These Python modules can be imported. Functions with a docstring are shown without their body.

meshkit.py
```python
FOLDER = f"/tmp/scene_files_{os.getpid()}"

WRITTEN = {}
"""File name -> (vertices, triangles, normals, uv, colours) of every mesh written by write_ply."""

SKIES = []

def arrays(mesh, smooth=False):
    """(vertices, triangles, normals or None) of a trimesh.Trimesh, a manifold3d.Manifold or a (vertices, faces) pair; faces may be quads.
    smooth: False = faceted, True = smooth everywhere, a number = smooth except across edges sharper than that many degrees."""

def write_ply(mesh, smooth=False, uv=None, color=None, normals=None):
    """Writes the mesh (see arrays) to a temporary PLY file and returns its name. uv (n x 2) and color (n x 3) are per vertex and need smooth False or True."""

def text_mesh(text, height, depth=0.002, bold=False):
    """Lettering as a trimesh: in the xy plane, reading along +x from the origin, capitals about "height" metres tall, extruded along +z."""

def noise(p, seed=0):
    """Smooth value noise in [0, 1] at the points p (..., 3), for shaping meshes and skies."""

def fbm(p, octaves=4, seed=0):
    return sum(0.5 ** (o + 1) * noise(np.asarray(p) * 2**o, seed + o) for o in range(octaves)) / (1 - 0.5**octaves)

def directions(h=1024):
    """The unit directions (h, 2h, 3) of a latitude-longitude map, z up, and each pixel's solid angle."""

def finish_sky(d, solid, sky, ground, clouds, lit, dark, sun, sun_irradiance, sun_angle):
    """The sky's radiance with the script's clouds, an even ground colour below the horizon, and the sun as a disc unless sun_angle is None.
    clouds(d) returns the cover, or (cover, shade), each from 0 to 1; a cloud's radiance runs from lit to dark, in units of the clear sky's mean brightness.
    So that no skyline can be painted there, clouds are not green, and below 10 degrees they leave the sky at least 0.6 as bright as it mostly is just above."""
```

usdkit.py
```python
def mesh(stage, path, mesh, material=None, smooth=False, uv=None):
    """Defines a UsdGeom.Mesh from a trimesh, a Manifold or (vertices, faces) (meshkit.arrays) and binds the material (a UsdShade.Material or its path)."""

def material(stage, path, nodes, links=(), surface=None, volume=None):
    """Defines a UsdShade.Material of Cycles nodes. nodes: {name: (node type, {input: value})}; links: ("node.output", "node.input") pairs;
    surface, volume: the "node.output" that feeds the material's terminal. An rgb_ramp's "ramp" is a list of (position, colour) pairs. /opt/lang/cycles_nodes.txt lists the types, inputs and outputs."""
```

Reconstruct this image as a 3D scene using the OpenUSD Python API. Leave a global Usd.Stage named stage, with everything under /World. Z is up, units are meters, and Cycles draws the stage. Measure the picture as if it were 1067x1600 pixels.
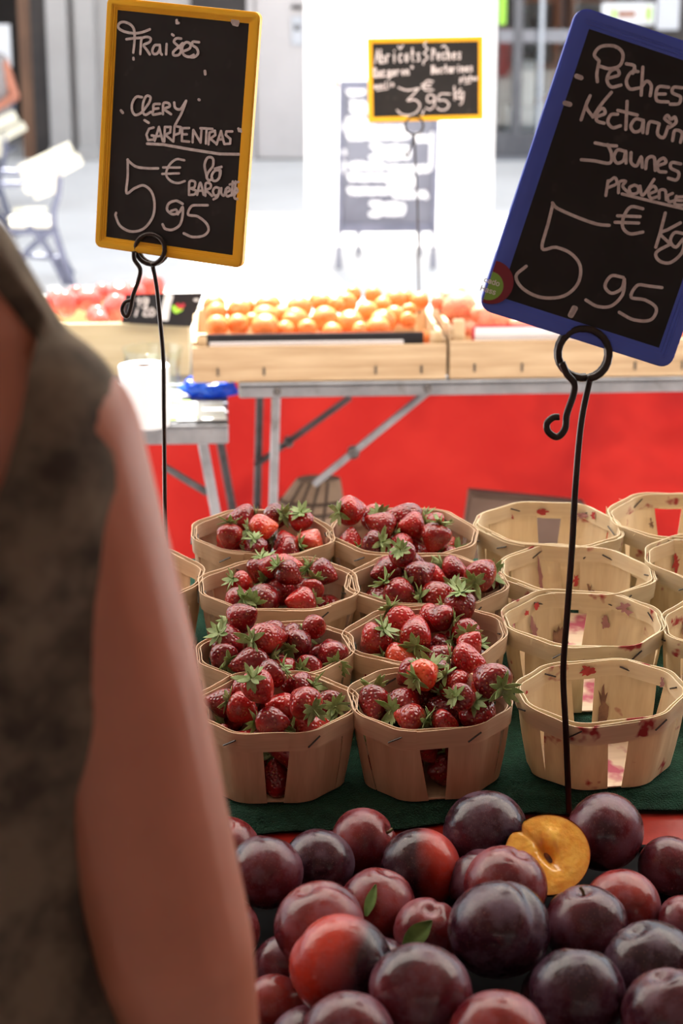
import math, random
import numpy as np, trimesh, usdkit, meshkit
import manifold3d as m3
from pxr import Usd, UsdGeom, UsdLux, UsdShade, Gf, Sdf, Vt
from shapely.geometry import LineString, Polygon, Point
from shapely.ops import unary_union
from shapely import affinity

stage = Usd.Stage.CreateInMemory()
UsdGeom.SetStageUpAxis(stage, 'Z'); UsdGeom.SetStageMetersPerUnit(stage, 1.0)
UsdGeom.Xform.Define(stage, '/World'); UsdGeom.Scope.Define(stage, '/World/Looks')

# ---------------------------------------------------------------- camera, sky, sun, exposure
CAM_Z, PITCH, F = 1.65, math.radians(16.5), 2890.0      # F: focal length in pixels of the 1067 px wide frame
EXPOSURE = 0.38
FSTOP, FOCUS = 6.3, 1.98
SKY, SUN, SUN_EL = 0.45, 78000.0, 57.0
cam = UsdGeom.Camera.Define(stage, '/World/camera')
cam.AddTranslateOp().Set((0, 0, CAM_Z)); cam.AddRotateXYZOp().Set((90 - math.degrees(PITCH), 0, 0))
cam.CreateHorizontalApertureAttr(24.0); cam.CreateVerticalApertureAttr(24.0 * 1600 / 1067)
cam.CreateFocalLengthAttr(24.0 * F / 1067); cam.CreateFStopAttr(FSTOP); cam.CreateFocusDistanceAttr(FOCUS)
cam.CreateClippingRangeAttr((0.05, 500.0)); cam.CreateExposureAttr(EXPOSURE)
sky = UsdLux.DomeLight.Define(stage, '/World/sky'); sky.CreateIntensityAttr(SKY); sky.CreateColorAttr((0.83, 0.92, 1.0))
sun = UsdLux.DistantLight.Define(stage, '/World/sun'); sun.CreateIntensityAttr(SUN); sun.CreateAngleAttr(0.53); sun.CreateColorAttr((1.0, 0.95, 0.87))
_h = np.array([0.15, -1.0]); _h /= np.linalg.norm(_h)
_d = np.array([*(_h * math.cos(math.radians(SUN_EL))), -math.sin(math.radians(SUN_EL))])     # the way the sunlight travels
_z = -_d; _x = np.cross([0, 0, 1], _z); _x /= np.linalg.norm(_x); _y = np.cross(_z, _x)
_m = np.eye(4); _m[:3, 0], _m[:3, 1], _m[:3, 2] = _x, _y, _z
sun.AddTransformOp().Set(Gf.Matrix4d(*_m.T.ravel().tolist()))

# ---------------------------------------------------------------- helpers
EYE = np.array([0, 0, CAM_Z]); FWD = np.array([0, math.cos(PITCH), -math.sin(PITCH)]); UPV = np.array([0, math.sin(PITCH), math.cos(PITCH)])
A = lambda *x: np.array(x, float)
def ray(px, py): return FWD + A(1, 0, 0) * (px - 533.5) / F + UPV * (800 - py) / F
def at(px, py, depth): return EYE + ray(px, py) * depth
def on_plane(px, py, p0, n):
    r = ray(px, py); return EYE + r * (np.dot(np.asarray(p0) - EYE, n) / np.dot(r, n))
def on_y(px, py, Y): return on_plane(px, py, A(0, Y, 0), A(0, 1, 0))
def on_z(px, py, Z): return on_plane(px, py, A(0, 0, Z), A(0, 0, 1))
def depth_of(p): return float(np.dot(np.asarray(p) - EYE, FWD))

_count = {}
def path_for(parent, name):
    k = (parent, name); n = _count.get(k, 0); _count[k] = n + 1
    return f'{parent}/{name}' if n == 0 else f'{parent}/{name}_{n:03d}'
def tag(prim, label=None, cat=None, group=None, kind=None):
    for k, v in (('label', label), ('category', cat), ('group', group), ('kind', kind)):
        if v: prim.SetCustomDataByKey(k, v)
def gm(m): return Gf.Matrix4d(*np.asarray(m, float).T.ravel().tolist())
def thing(name, label, cat, mat=None, group=None, kind=None):
    x = UsdGeom.Xform.Define(stage, path_for('/World', name)); x.AddTransformOp().Set(gm(np.eye(4) if mat is None else mat))
    tag(x.GetPrim(), label, cat, group, kind); return str(x.GetPath())
def part(parent, name, mesh, mat, smooth=False, label=None, kind=None):
    p = path_for(parent, name); m = usdkit.mesh(stage, p, mesh, '/World/Looks/' + mat, smooth); tag(m.GetPrim(), label, kind=kind); return p
def solo(name, mesh, mat, label, cat, smooth=False, group=None, kind=None):
    p = path_for('/World', name); m = usdkit.mesh(stage, p, mesh, '/World/Looks/' + mat, smooth); tag(m.GetPrim(), label, cat, group, kind); return p
def copy_of(first, name, mat, label, group=None, cat=None):
    x = UsdGeom.Xform.Define(stage, path_for('/World', name)); x.AddTransformOp().Set(gm(mat)); p = x.GetPrim()
    p.GetReferences().AddInternalReference(first); p.SetInstanceable(True); tag(p, label, cat, group); return str(p.GetPath())

T = trimesh.Trimesh
def cat(*ms):
    ms = [m for g in ms for m in (g if isinstance(g, (list, tuple)) else [g])]
    return trimesh.util.concatenate(ms)
def frame(o, x, y, z):
    m = np.eye(4); m[:3, 0], m[:3, 1], m[:3, 2], m[:3, 3] = x, y, z, o; return m
def unit(v): v = np.asarray(v, float); return v / np.linalg.norm(v)
def moved(m, mat): m = m.copy(); m.apply_transform(mat); return m
def tr(x, y, z): m = np.eye(4); m[:3, 3] = (x, y, z); return m
def rot(axis, deg): return trimesh.transformations.rotation_matrix(math.radians(deg), axis)
def box(sx, sy, sz, c=(0, 0, 0), ch=None):
    """a box with chamfered edges"""
    h = A(sx, sy, sz) / 2; ch = min(h.min() * .35, .003) if ch is None else min(ch, h.min() * .45)
    if ch <= 0: m = trimesh.creation.box([sx, sy, sz])
    else:
        pts = []
        for s in np.ndindex(2, 2, 2):
            s = np.array(s) * 2 - 1
            for k in range(3):
                v = h.copy(); v[np.arange(3) != k] -= ch; pts.append(s * v)
        m = trimesh.convex.convex_hull(np.array(pts))
    m.apply_translation(c); return m
def bar(p0, p1, w, h, up=(0, 0, 1), ch=None):
    """a rectangular bar from p0 to p1; h is measured along up"""
    p0, p1 = np.asarray(p0, float), np.asarray(p1, float); x = unit(p1 - p0); y = unit(np.cross(up, x)); z = np.cross(x, y)
    return moved(box(np.linalg.norm(p1 - p0), w, h, ch=ch), frame((p0 + p1) / 2, x, y, z))
def spline(pts, n=8, closed=False):
    p = np.asarray(pts, float)
    if len(p) < 3 and not closed: return np.vstack([p[0] + (p[-1] - p[0]) * t for t in np.linspace(0, 1, n + 1)])
    q = np.vstack([p[-1:], p, p[:2]]) if closed else np.vstack([2 * p[0] - p[1], p, 2 * p[-1] - p[-2]])
    out = []
    for i in range(1, len(q) - 2):
        a, b, c, d = q[i - 1:i + 3]
        for t in np.arange(n) / n:
            out.append(.5 * ((2 * b) + (c - a) * t + (2 * a - 5 * b + 4 * c - d) * t * t + (3 * b - a - 3 * c + d) * t ** 3))
    if not closed: out.append(q[-2])
    return np.array(out)
def tube(pts, r, n=10):
    """a round tube along a polyline; r a number or one per point"""
    p = np.asarray(pts, float); r = np.broadcast_to(r, len(p)); t = np.gradient(p, axis=0); t /= np.linalg.norm(t, axis=1, keepdims=True) + 1e-12
    u = np.cross(t[0], [0.3, 0.2, 1]); u = unit(u if np.linalg.norm(u) > .05 else np.cross(t[0], [1, 0, 0])); vs = []; a = np.arange(n) / n * 2 * np.pi
    for k in range(len(p)):
        u = unit(u - np.dot(u, t[k]) * t[k]); w = np.cross(t[k], u)
        vs.append(p[k] + r[k] * (np.cos(a)[:, None] * u + np.sin(a)[:, None] * w))
    v = np.vstack(vs + [p[:1], p[-1:]]); f = []; L = len(p)
    for k in range(L - 1):
        for j in range(n):
            a0, a1, b0, b1 = k * n + j, k * n + (j + 1) % n, (k + 1) * n + j, (k + 1) * n + (j + 1) % n; f += [[a0, a1, b1], [a0, b1, b0]]
    for j in range(n): f += [[L * n, (j + 1) % n, j], [L * n + 1, (L - 1) * n + j, (L - 1) * n + (j + 1) % n]]
    return T(v, f, process=False)
def slab(g, th, closed=False):
    """a closed sheet: the grid g (nu, nv, 3) and its offset by th against its normals; closed: joined end to end in u"""
    g = np.asarray(g, float); nu, nv = g.shape[:2]
    du = (np.roll(g, -1, 0) - np.roll(g, 1, 0)) if closed else np.gradient(g, axis=0)
    n = np.cross(du, np.gradient(g, axis=1)); n /= np.linalg.norm(n, axis=2, keepdims=True) + 1e-12
    v = np.vstack([g.reshape(-1, 3), (g - n * th).reshape(-1, 3)]); N = nu * nv; f = []
    U = nu if closed else nu - 1
    for i in range(U):
        for j in range(nv - 1):
            a, b, c, d = i * nv + j, ((i + 1) % nu) * nv + j, ((i + 1) % nu) * nv + j + 1, i * nv + j + 1
            f += [[a, b, c], [a, c, d], [N + a, N + c, N + b], [N + a, N + d, N + c]]
        for j, s in ((0, 0), (nv - 1, 1)):
            a, b = i * nv + j, ((i + 1) % nu) * nv + j
            f += [[a, N + a, N + b], [a, N + b, b]] if s == 0 else [[a, N + b, N + a], [a, b, N + b]]
    if not closed:
        for j in range(nv - 1):
            for i, s in ((0, 1), (nu - 1, 0)):
                a, b = i * nv + j, i * nv + j + 1
                f += [[a, N + a, N + b], [a, N + b, b]] if s == 0 else [[a, N + b, N + a], [a, b, N + b]]
    return T(v, f, process=False)
def sheet(g):
    """a single thin sheet of cloth from a grid"""
    g = np.asarray(g, float); nu, nv = g.shape[:2]; i, j = np.meshgrid(np.arange(nu - 1), np.arange(nv - 1), indexing='ij'); a = (i * nv + j).ravel()
    return T(g.reshape(-1, 3), np.vstack([np.stack([a, a + nv, a + nv + 1], 1), np.stack([a, a + nv + 1, a + 1], 1)]), process=False)
def revolve(prof, n=24):
    m = trimesh.creation.revolve(np.asarray(prof, float), sections=n); return m
def extrude(poly, h):
    gs = [g for g in getattr(poly, 'geoms', [poly]) if g.area > 1e-10]
    return cat([trimesh.creation.extrude_polygon(g, h, engine='earcut') for g in gs])
def ball(n=3): return trimesh.creation.icosphere(n, 1.0)

# ---------------------------------------------------------------- materials
def mat(name, c1, c2=None, scale=8.0, stretch=(1, 1, 1), rough=.5, ramp=(.35, .65), detail=4, bump=0.0, bscale=None, bdist=.002, over=None, translucent=0.0, tcolor=None, pos='object', **p):
    """noise between two colours in object space, optional bump, optional patches over=(colour, scale, low, high[, roughness]), optional translucency"""
    n = {'tc': ('texture_coordinate', {}), 'mp': ('mapping', {'scale': tuple(stretch)}), 'p': ('principled_bsdf', {'roughness': rough, **p})}
    L = [('tc.' + pos, 'mp.vector')]; col = None
    if c2 is None: n['p'][1]['base_color'] = tuple(c1)
    else:
        n['n'] = ('noise_texture', {'scale': scale, 'detail': detail, 'roughness': .6}); n['r'] = ('rgb_ramp', {'ramp': [(ramp[0], c1), (ramp[1], c2)]})
        L += [('mp.vector', 'n.vector'), ('n.fac', 'r.fac')]; col = 'r.color'
    if over:
        n['oi'] = ('object_info', {}); n['ow'] = ('math', {'math_type': 'multiply', 'value2': 40.0}); L += [('oi.random', 'ow.value1'), ('ow.value', 'on.w')]; n['on'] = ('noise_texture', {'dimensions': '4D', 'scale': over[1], 'detail': 3, 'roughness': .55}); n['om'] = ('map_range', {'from_min': over[2], 'from_max': over[3], 'clamp': True}); n['ox'] = ('mix_color', {'b': tuple(over[0])})
        L += [('tc.' + pos, 'on.vector'), ('on.fac', 'om.value'), ('om.result', 'ox.fac')]
        if col: L.append((col, 'ox.a'))
        else: n['ox'][1]['a'] = tuple(c1)
        col = 'ox.result'
        if len(over) > 4:
            n['orr'] = ('map_range', {'from_min': over[2], 'from_max': over[3], 'to_min': rough, 'to_max': over[4], 'clamp': True}); L += [('on.fac', 'orr.value'), ('orr.result', 'p.roughness')]
    if col: L.append((col, 'p.base_color'))
    if bump:
        n['bn'] = ('noise_texture', {'scale': bscale or scale * 4, 'detail': 3}); n['b'] = ('bump', {'strength': bump, 'distance': bdist})
        L += [('mp.vector', 'bn.vector'), ('bn.fac', 'b.height'), ('b.normal', 'p.normal')]
    out = 'p.BSDF'
    if translucent:
        n['t'] = ('translucent_bsdf', {'color': tuple(tcolor or c1)}); n['mx'] = ('mix_closure', {'fac': translucent}); L += [('p.BSDF', 'mx.closure1'), ('t.BSDF', 'mx.closure2')]
        if col and tcolor is None: L.append((col, 't.color'))
        out = 'mx.closure'
    usdkit.material(stage, '/World/Looks/' + name, n, L, surface=out)

# wood veneer of the baskets: upright grain on the slats, level grain on the bands
for nm, st in (('slat', (70, 70, 5)), ('band', (6, 6, 120))):
    mat(f'veneer_{nm}', (.60, .40, .25), (.76, .57, .39), 1.0, st, .6, (.3, .7), bump=.15, bscale=2.2, bdist=.0006, translucent=.16)
    mat(f'veneer_stained_{nm}', (.74, .60, .39), (.90, .78, .56), 1.0, st, .6, (.3, .7), over=((.42, .045, .05), 26, .62, .67), bump=.15, bscale=2.2, bdist=.0006, translucent=.22)
mat('veneer_floor', (.7, .53, .40), (.82, .66, .5), 1.0, (5, 70, 70), .6, over=((.5, .10, .16), 26, .50, .62), translucent=.1)
mat('staple', (.09, .085, .08), rough=.4, metallic=.7)
def berry_mat(name, deep, light):
    n = {'tc': ('texture_coordinate', {}), 'n': ('noise_texture', {'scale': 45, 'detail': 2}), 'r': ('rgb_ramp', {'ramp': [(.35, deep), (.68, light)]}), 'oi': ('object_info', {}),
         'hv': ('map_range', {'to_min': .75, 'to_max': 1.25}), 'h': ('hsv', {}),
         'v': ('voronoi_texture', {'scale': 250, 'randomness': .65}), 'm': ('map_range', {'from_min': .09, 'from_max': .22, 'clamp': True}), 'x': ('mix_color', {'a': (.45, .17, .04)}),
         'd': ('map_range', {'from_min': .0, 'from_max': .5, 'clamp': True}), 'b': ('bump', {'strength': .8, 'distance': .0011}),
         'p': ('principled_bsdf', {'roughness': .2, 'coat_weight': .5, 'coat_roughness': .07, 'subsurface_weight': .12, 'subsurface_scale': .004, 'subsurface_radius': (1., .15, .1)})}
    usdkit.material(stage, '/World/Looks/' + name, n, [('tc.object', 'n.vector'), ('tc.object', 'v.vector'), ('n.fac', 'r.fac'), ('r.color', 'h.color'), ('oi.random', 'hv.value'), ('hv.result', 'h.value'), ('h.color', 'x.b'), ('v.distance', 'm.value'), ('m.result', 'x.fac'),
                    ('x.result', 'p.base_color'), ('v.distance', 'd.value'), ('d.result', 'b.height'), ('b.normal', 'p.normal'), ('b.normal', 'p.coat_normal')], surface='p.BSDF')
berry_mat('berry_dark', (.13, .003, .007), (.28, .008, .010)); berry_mat('berry_red', (.24, .005, .007), (.42, .017, .012)); berry_mat('berry_orange', (.48, .02, .010), (.66, .10, .035))
mat('calyx', (.22, .34, .09), (.48, .58, .28), 90, rough=.5, translucent=.3)
mat('stalk', (.24, .33, .10), rough=.5)
def plum_mat(name, base, patch, bloom, lo=.5, hi=.66, half=False):
    n = {'tc': ('texture_coordinate', {}), 'n': ('noise_texture', {'scale': 17, 'detail': 2}), 'r': ('rgb_ramp', {'ramp': [(lo - .14, base), (hi, patch)]}),
         'sp': ('voronoi_texture', {'scale': 420}), 'sm': ('map_range', {'from_min': .12, 'from_max': .2, 'to_min': .35, 'to_max': 0., 'clamp': True}), 'sx': ('mix_color', {'b': (.45, .22, .16)}),
         'bn': ('noise_texture', {'scale': 38, 'detail': 5, 'roughness': .65}), 'bm': ('map_range', {'from_min': .44, 'from_max': .72, 'to_max': bloom, 'clamp': True}), 'bx': ('mix_color', {'b': (.20, .155, .24)}),
         'ro': ('map_range', {'from_min': .40, 'from_max': .66, 'to_min': .16, 'to_max': .52, 'clamp': True}), 'w': ('noise_texture', {'scale': 170, 'detail': 3}), 'b': ('bump', {'strength': .35, 'distance': .0012}),
         'p': ('principled_bsdf', {'coat_weight': .22, 'coat_roughness': .06, 'specular_ior_level': .38})}
    first_ = [('n.fac', 'r.fac')]
    if half:                                                # red on one side: the patch lies towards the fruit's own x axis
        n['sx3'] = ('separate_xyz', {}); n['xr'] = ('map_range', {'from_min': -.030, 'from_max': .036}); n['xa'] = ('math', {'math_type': 'multiply_add', 'value2': .35})
        first_ = [('tc.object', 'sx3.vector'), ('sx3.x', 'xr.value'), ('n.fac', 'xa.value1'), ('xr.result', 'xa.value3'), ('xa.value', 'r.fac')]
    usdkit.material(stage, '/World/Looks/' + name, n, first_ + [('tc.object', 'n.vector'), ('tc.object', 'bn.vector'), ('tc.object', 'w.vector'), ('tc.object', 'sp.vector'), ('r.color', 'sx.a'), ('sp.distance', 'sm.value'), ('sm.result', 'sx.fac'), ('sx.result', 'bx.a'), ('bn.fac', 'bm.value'), ('bm.result', 'bx.fac'),
                    ('bx.result', 'p.base_color'), ('bn.fac', 'ro.value'), ('ro.result', 'p.roughness'), ('w.fac', 'b.height'), ('b.normal', 'p.normal')], surface='p.BSDF')
plum_mat('plum_dark', (.018, .005, .013), (.050, .009, .018), .34)
plum_mat('plum_purple', (.034, .006, .014), (.12, .014, .020), .36)
plum_mat('plum_red', (.085, .008, .014), (.27, .030, .022), .32)
plum_mat('plum_mixed', (.024, .005, .010), (.42, .032, .016), .18, .74, .95, True)
mat('plum_flesh', (.80, .32, .03), (.92, .50, .08), 60, rough=.18, bump=.35, bscale=240, bdist=.0015, coat_weight=.6, subsurface_weight=.25, subsurface_scale=.006, subsurface_radius=(1., .5, .15))
mat('plum_hollow_brown', (.07, .02, .01), (.22, .08, .03), 120, rough=.5, bump=.5, bdist=.002)
mat('plum_stalk', (.12, .08, .03), rough=.6)
mat('leaf', (.10, .22, .05), (.20, .34, .09), 60, rough=.4, translucent=.25)
mat('apricot', (.60, .155, .028), (.72, .26, .065), 26, rough=.5, over=((.55, .08, .05), 22, .52, .70), subsurface_weight=.15, subsurface_scale=.008, subsurface_radius=(1., .5, .25))
mat('tomato', (.66, .07, .065), (.74, .15, .13), 20, rough=.25, subsurface_weight=.1, subsurface_scale=.006)
mat('peach', (.62, .06, .06), (.85, .42, .20), 18, rough=.45, ramp=(.42, .62))
mat('felt', (.002, .024, .014), (.007, .055, .031), 70, rough=1.0, bump=1.0, bscale=520, bdist=.004, sheen_weight=.2, sheen_roughness=.5, sheen_tint=(.2, .75, .5))
mat('red_cover', (.30, .012, .008), (.40, .03, .015), 14, rough=.4, bump=.25, bscale=60, bdist=.002)
mat('black_plastic', (.006, .006, .007), rough=.7, specular_ior_level=.06)
mat('slate', (.010, .0095, .010), (.016, .015, .015), 12, rough=.6, specular_ior_level=.3, over=((.05, .046, .044), 40, .62, .85))
mat('yellow_frame', (.80, .43, .015), (.84, .49, .03), 9, rough=.38)
mat('blue_frame', (.055, .10, .54), (.07, .125, .62), 9, rough=.36)
mat('chalk', (.50, .45, .45), (.66, .62, .62), 160, rough=.95)
mat('wire', (.018, .013, .011), (.03, .02, .016), 40, rough=.3, metallic=.4)
mat('sticker_red', (.20, .006, .02), rough=.4); mat('sticker_green', (.22, .45, .06), rough=.4); mat('sticker_white', (.8, .8, .78), rough=.5)
mat('crate_wood', (.36, .23, .12), (.58, .43, .27), 1.0, (3, 30, 55), .65, (.3, .7), bump=.12, bscale=2, bdist=.001, over=((.18, .08, .035), 5.5, .66, .78))
mat('crate_post', (.50, .35, .19), (.66, .50, .32), 1.0, (40, 40, 4), .65, (.3, .7))
mat('crate_pale', (.55, .44, .26), (.66, .55, .36), 1.0, (3, 30, 40), .65, (.3, .7))
mat('liner_black', (.012, .012, .016), rough=.35); mat('card_white', (.74, .73, .76), rough=.7); mat('card_red', (.45, .03, .05), rough=.5)
mat('aluminium', (.20, .205, .225), (.29, .295, .32), 14, rough=.45, metallic=.55, over=((.16, .15, .15), 22, .60, .74))
mat('dark_steel', (.055, .055, .06), (.10, .10, .11), 18, rough=.5, metallic=.5)  # darker metal on the rear legs, braces and stretcher
mat('bolt', (.12, .11, .11), rough=.4, metallic=.8)
mat('red_cloth', (.33, .009, .007), (.39, .016, .011), 4, rough=.8, over=((.24, .005, .005), 3.6, .53, .70), translucent=.16)
mat('cardboard', (.15, .095, .07), (.20, .13, .10), 8, rough=.8)
mat('plaid', (.23, .16, .11), (.33, .24, .17), 12, rough=.9)
mat('plaid_line', (.06, .04, .03), rough=.9)
mat('paper', (.66, .67, .70), rough=.7); mat('paper_green', (.35, .72, .06), rough=.6)
mat('blue_film', (.006, .06, .62), (.015, .11, .85), 30, rough=.25, translucent=.25)
usdkit.material(stage, '/World/Looks/clear_tub', {'t': ('transparent_bsdf', {'color': (.955, .98, .965)}), 'g': ('glossy_bsdf', {'roughness': .08}), 'm': ('mix_closure', {'fac': .09})}, [('t.BSDF', 'm.closure1'), ('g.BSDF', 'm.closure2')], surface='m.closure')
usdkit.material(stage, '/World/Looks/window_glass', {'f': ('fresnel', {'IOR': 1.5}), 't': ('transparent_bsdf', {'color': (.92, .95, .95)}), 'g': ('glossy_bsdf', {'roughness': .02}), 'm': ('mix_closure', {})}, [('f.fac', 'm.fac'), ('t.BSDF', 'm.closure1'), ('g.BSDF', 'm.closure2')], surface='m.closure')
mat('skin', (.38, .138, .082), (.43, .160, .098), 14, rough=.48, subsurface_weight=.12, subsurface_scale=.012, subsurface_radius=(1., .35, .2))
mat('shirt', (.032, .022, .017), (.135, .102, .072), 26, rough=.95, ramp=(.38, .62), sheen_weight=.25, sheen_tint=(.8, .7, .5), bump=.2, bscale=300)
mat('trousers', (.22, .20, .20), (.28, .26, .26), 40, rough=.9)
mat('hair', (.20, .12, .06), (.36, .24, .13), 1.0, (60, 60, 6), rough=.5)
mat('eye_white', (.8, .78, .75), rough=.2); mat('iris', (.05, .03, .02), rough=.15); mat('lips', (.40, .12, .10), rough=.4)
mat('shoe', (.06, .05, .05), rough=.5)
mat('paving', (.58, .555, .55), (.67, .645, .64), .8, rough=.85, pos='object', bump=.1, bscale=30)
mat('render_wall', (.33, .315, .31), (.38, .365, .36), 1.5, rough=.85)
mat('pale_door', (.47, .44, .44), (.51, .48, .48), 2, rough=.6)
mat('cream', (.56, .54, .43), (.62, .60, .50), 9, rough=.45)
mat('chair_steel', (.09, .10, .15), (.12, .13, .19), 20, rough=.4, metallic=.4)
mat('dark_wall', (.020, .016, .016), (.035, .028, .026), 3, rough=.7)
mat('brown_wood', (.10, .045, .022), (.17, .08, .04), 1.0, (8, 8, 2), rough=.5)
mat('orange_wood', (.22, .065, .02), (.30, .10, .035), 1.0, (8, 8, 3), rough=.5)
mat('grey_metal', (.085, .09, .105), (.11, .115, .13), 6, rough=.4, metallic=.3)
mat('light_metal', (.42, .45, .50), rough=.35, metallic=.3)
mat('tent_white', (.86, .86, .86), (.9, .9, .9), 3, rough=.8, translucent=.5, over=((.75, .52, .30), 3.2, .76, .82))
mat('awning', (.30, .22, .18), (.34, .25, .20), 4, rough=.9, translucent=.02)
mat('goods', (.04, .045, .055), (.13, .11, .10), 12, rough=.6)
mat('easel_wood', (.12, .13, .18), (.17, .18, .24), 10, rough=.4); mat('hazed_easel_slate', (.10, .105, .14), (.17, .18, .22), 2.5, rough=.4); mat('easel_chalk', (.9, .9, .92), rough=.9)  # slate lightened to blue-grey: haze over the street put into its colour
AWN0, AWN1 = -6.4, 4.0
mat('added_side_tarp', (.22, .05, .035), (.27, .07, .045), 4, rough=.9)  # for the curtains added to keep out light from the sides
mat('front_canopy', (.66, .62, .58), (.70, .66, .62), 4, rough=.9, translucent=.62)  # translucent, so the added front canopy lights the baskets from above
mat('rail_metal', (.20, .21, .24), rough=.4, metallic=.3)
mat('stain_red', (.42, .03, .03), rough=.6); mat('stain_brown', (.16, .085, .06), (.30, .17, .11), 60, rough=.7); mat('stain_plum', (.36, .17, .17), rough=.7)

# ---------------------------------------------------------------- the street
def struct(name, mesh, m, label=None, smooth=False): return solo(name, mesh, m, label, None, smooth, kind='structure')
struct('ground', box(60, 60, .1, (0, 12, -.05), 0), 'paving', 'pale paving of the sunlit street')
FY = 16.5                                                   # the street's far side
X = lambda px: on_y(px, 100, FY)[0]
Zf = lambda py: on_y(533, py, FY)[2]
def wallbox(x0, x1, y0, y1, z0, z1): return box(x1 - x0, y1 - y0, z1 - z0, ((x0 + x1) / 2, (y0 + y1) / 2, (z0 + z1) / 2), 0)
CX = -1.88                                                  # corner between the tall building and the lower one
struct('wall_left', cat(wallbox(X(77), CX, FY, FY + 4, 0, 10.5), wallbox(-9, X(77), FY, FY + 4, 2.6, 10.5), wallbox(-9, -4.6, FY, FY + 4, 0, 2.6)), 'render_wall', 'tall pale rendered building behind the cafe chairs')
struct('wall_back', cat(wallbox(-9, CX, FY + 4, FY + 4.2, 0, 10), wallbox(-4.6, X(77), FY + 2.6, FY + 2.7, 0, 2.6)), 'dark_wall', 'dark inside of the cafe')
struct('wall_right', cat(wallbox(CX, X(772), FY, FY + 4, 0, 5.8), wallbox(X(772), 9, FY, FY + 4, 2.7, 5.8), wallbox(X(772), 9, FY + 3, FY + 4, 0, 2.7)), 'render_wall', 'lower pale building behind the white tent wall')
for a, b, y0 in ((78, 111, .16), (120, 152, .12)):
    t = thing('pilaster', 'flat pale pilaster next to the black cafe door frame' if a == 78 else 'pale pilaster between the groove and the yellow strawberry sign', 'pilaster', tr((X(a) + X(b)) / 2, FY - y0 / 2, 0), kind='structure')
    part(t, 'shaft', box(X(b) - X(a), y0, 3.2, (0, 0, 1.6), .02), 'render_wall'); part(t, 'plinth', box(X(b) - X(a) + .03, y0 + .04, .12, (0, 0, .06), .01), 'render_wall')
# cafe door: brown jamb and black frame
t = thing('door_1', 'dark cafe doorway with brown wooden jamb and black frame', None, tr(0, FY, 0), kind='structure')
part(t, 'jamb', wallbox(X(29), X(50), .06, .22, 0, 2.6), 'brown_wood'); part(t, 'door_frame', wallbox(X(51), X(77), -.02, .2, 0, 2.6), 'dark_wall')
n_ = solo('notice', box(X(18) - X(-22), .012, Zf(38) - Zf(105), ((X(-22) + X(18)) / 2, FY + .02, (Zf(38) + Zf(105)) / 2), .002), 'paper', 'white paper notice pinned up in the dark cafe doorway', 'notice')
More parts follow.
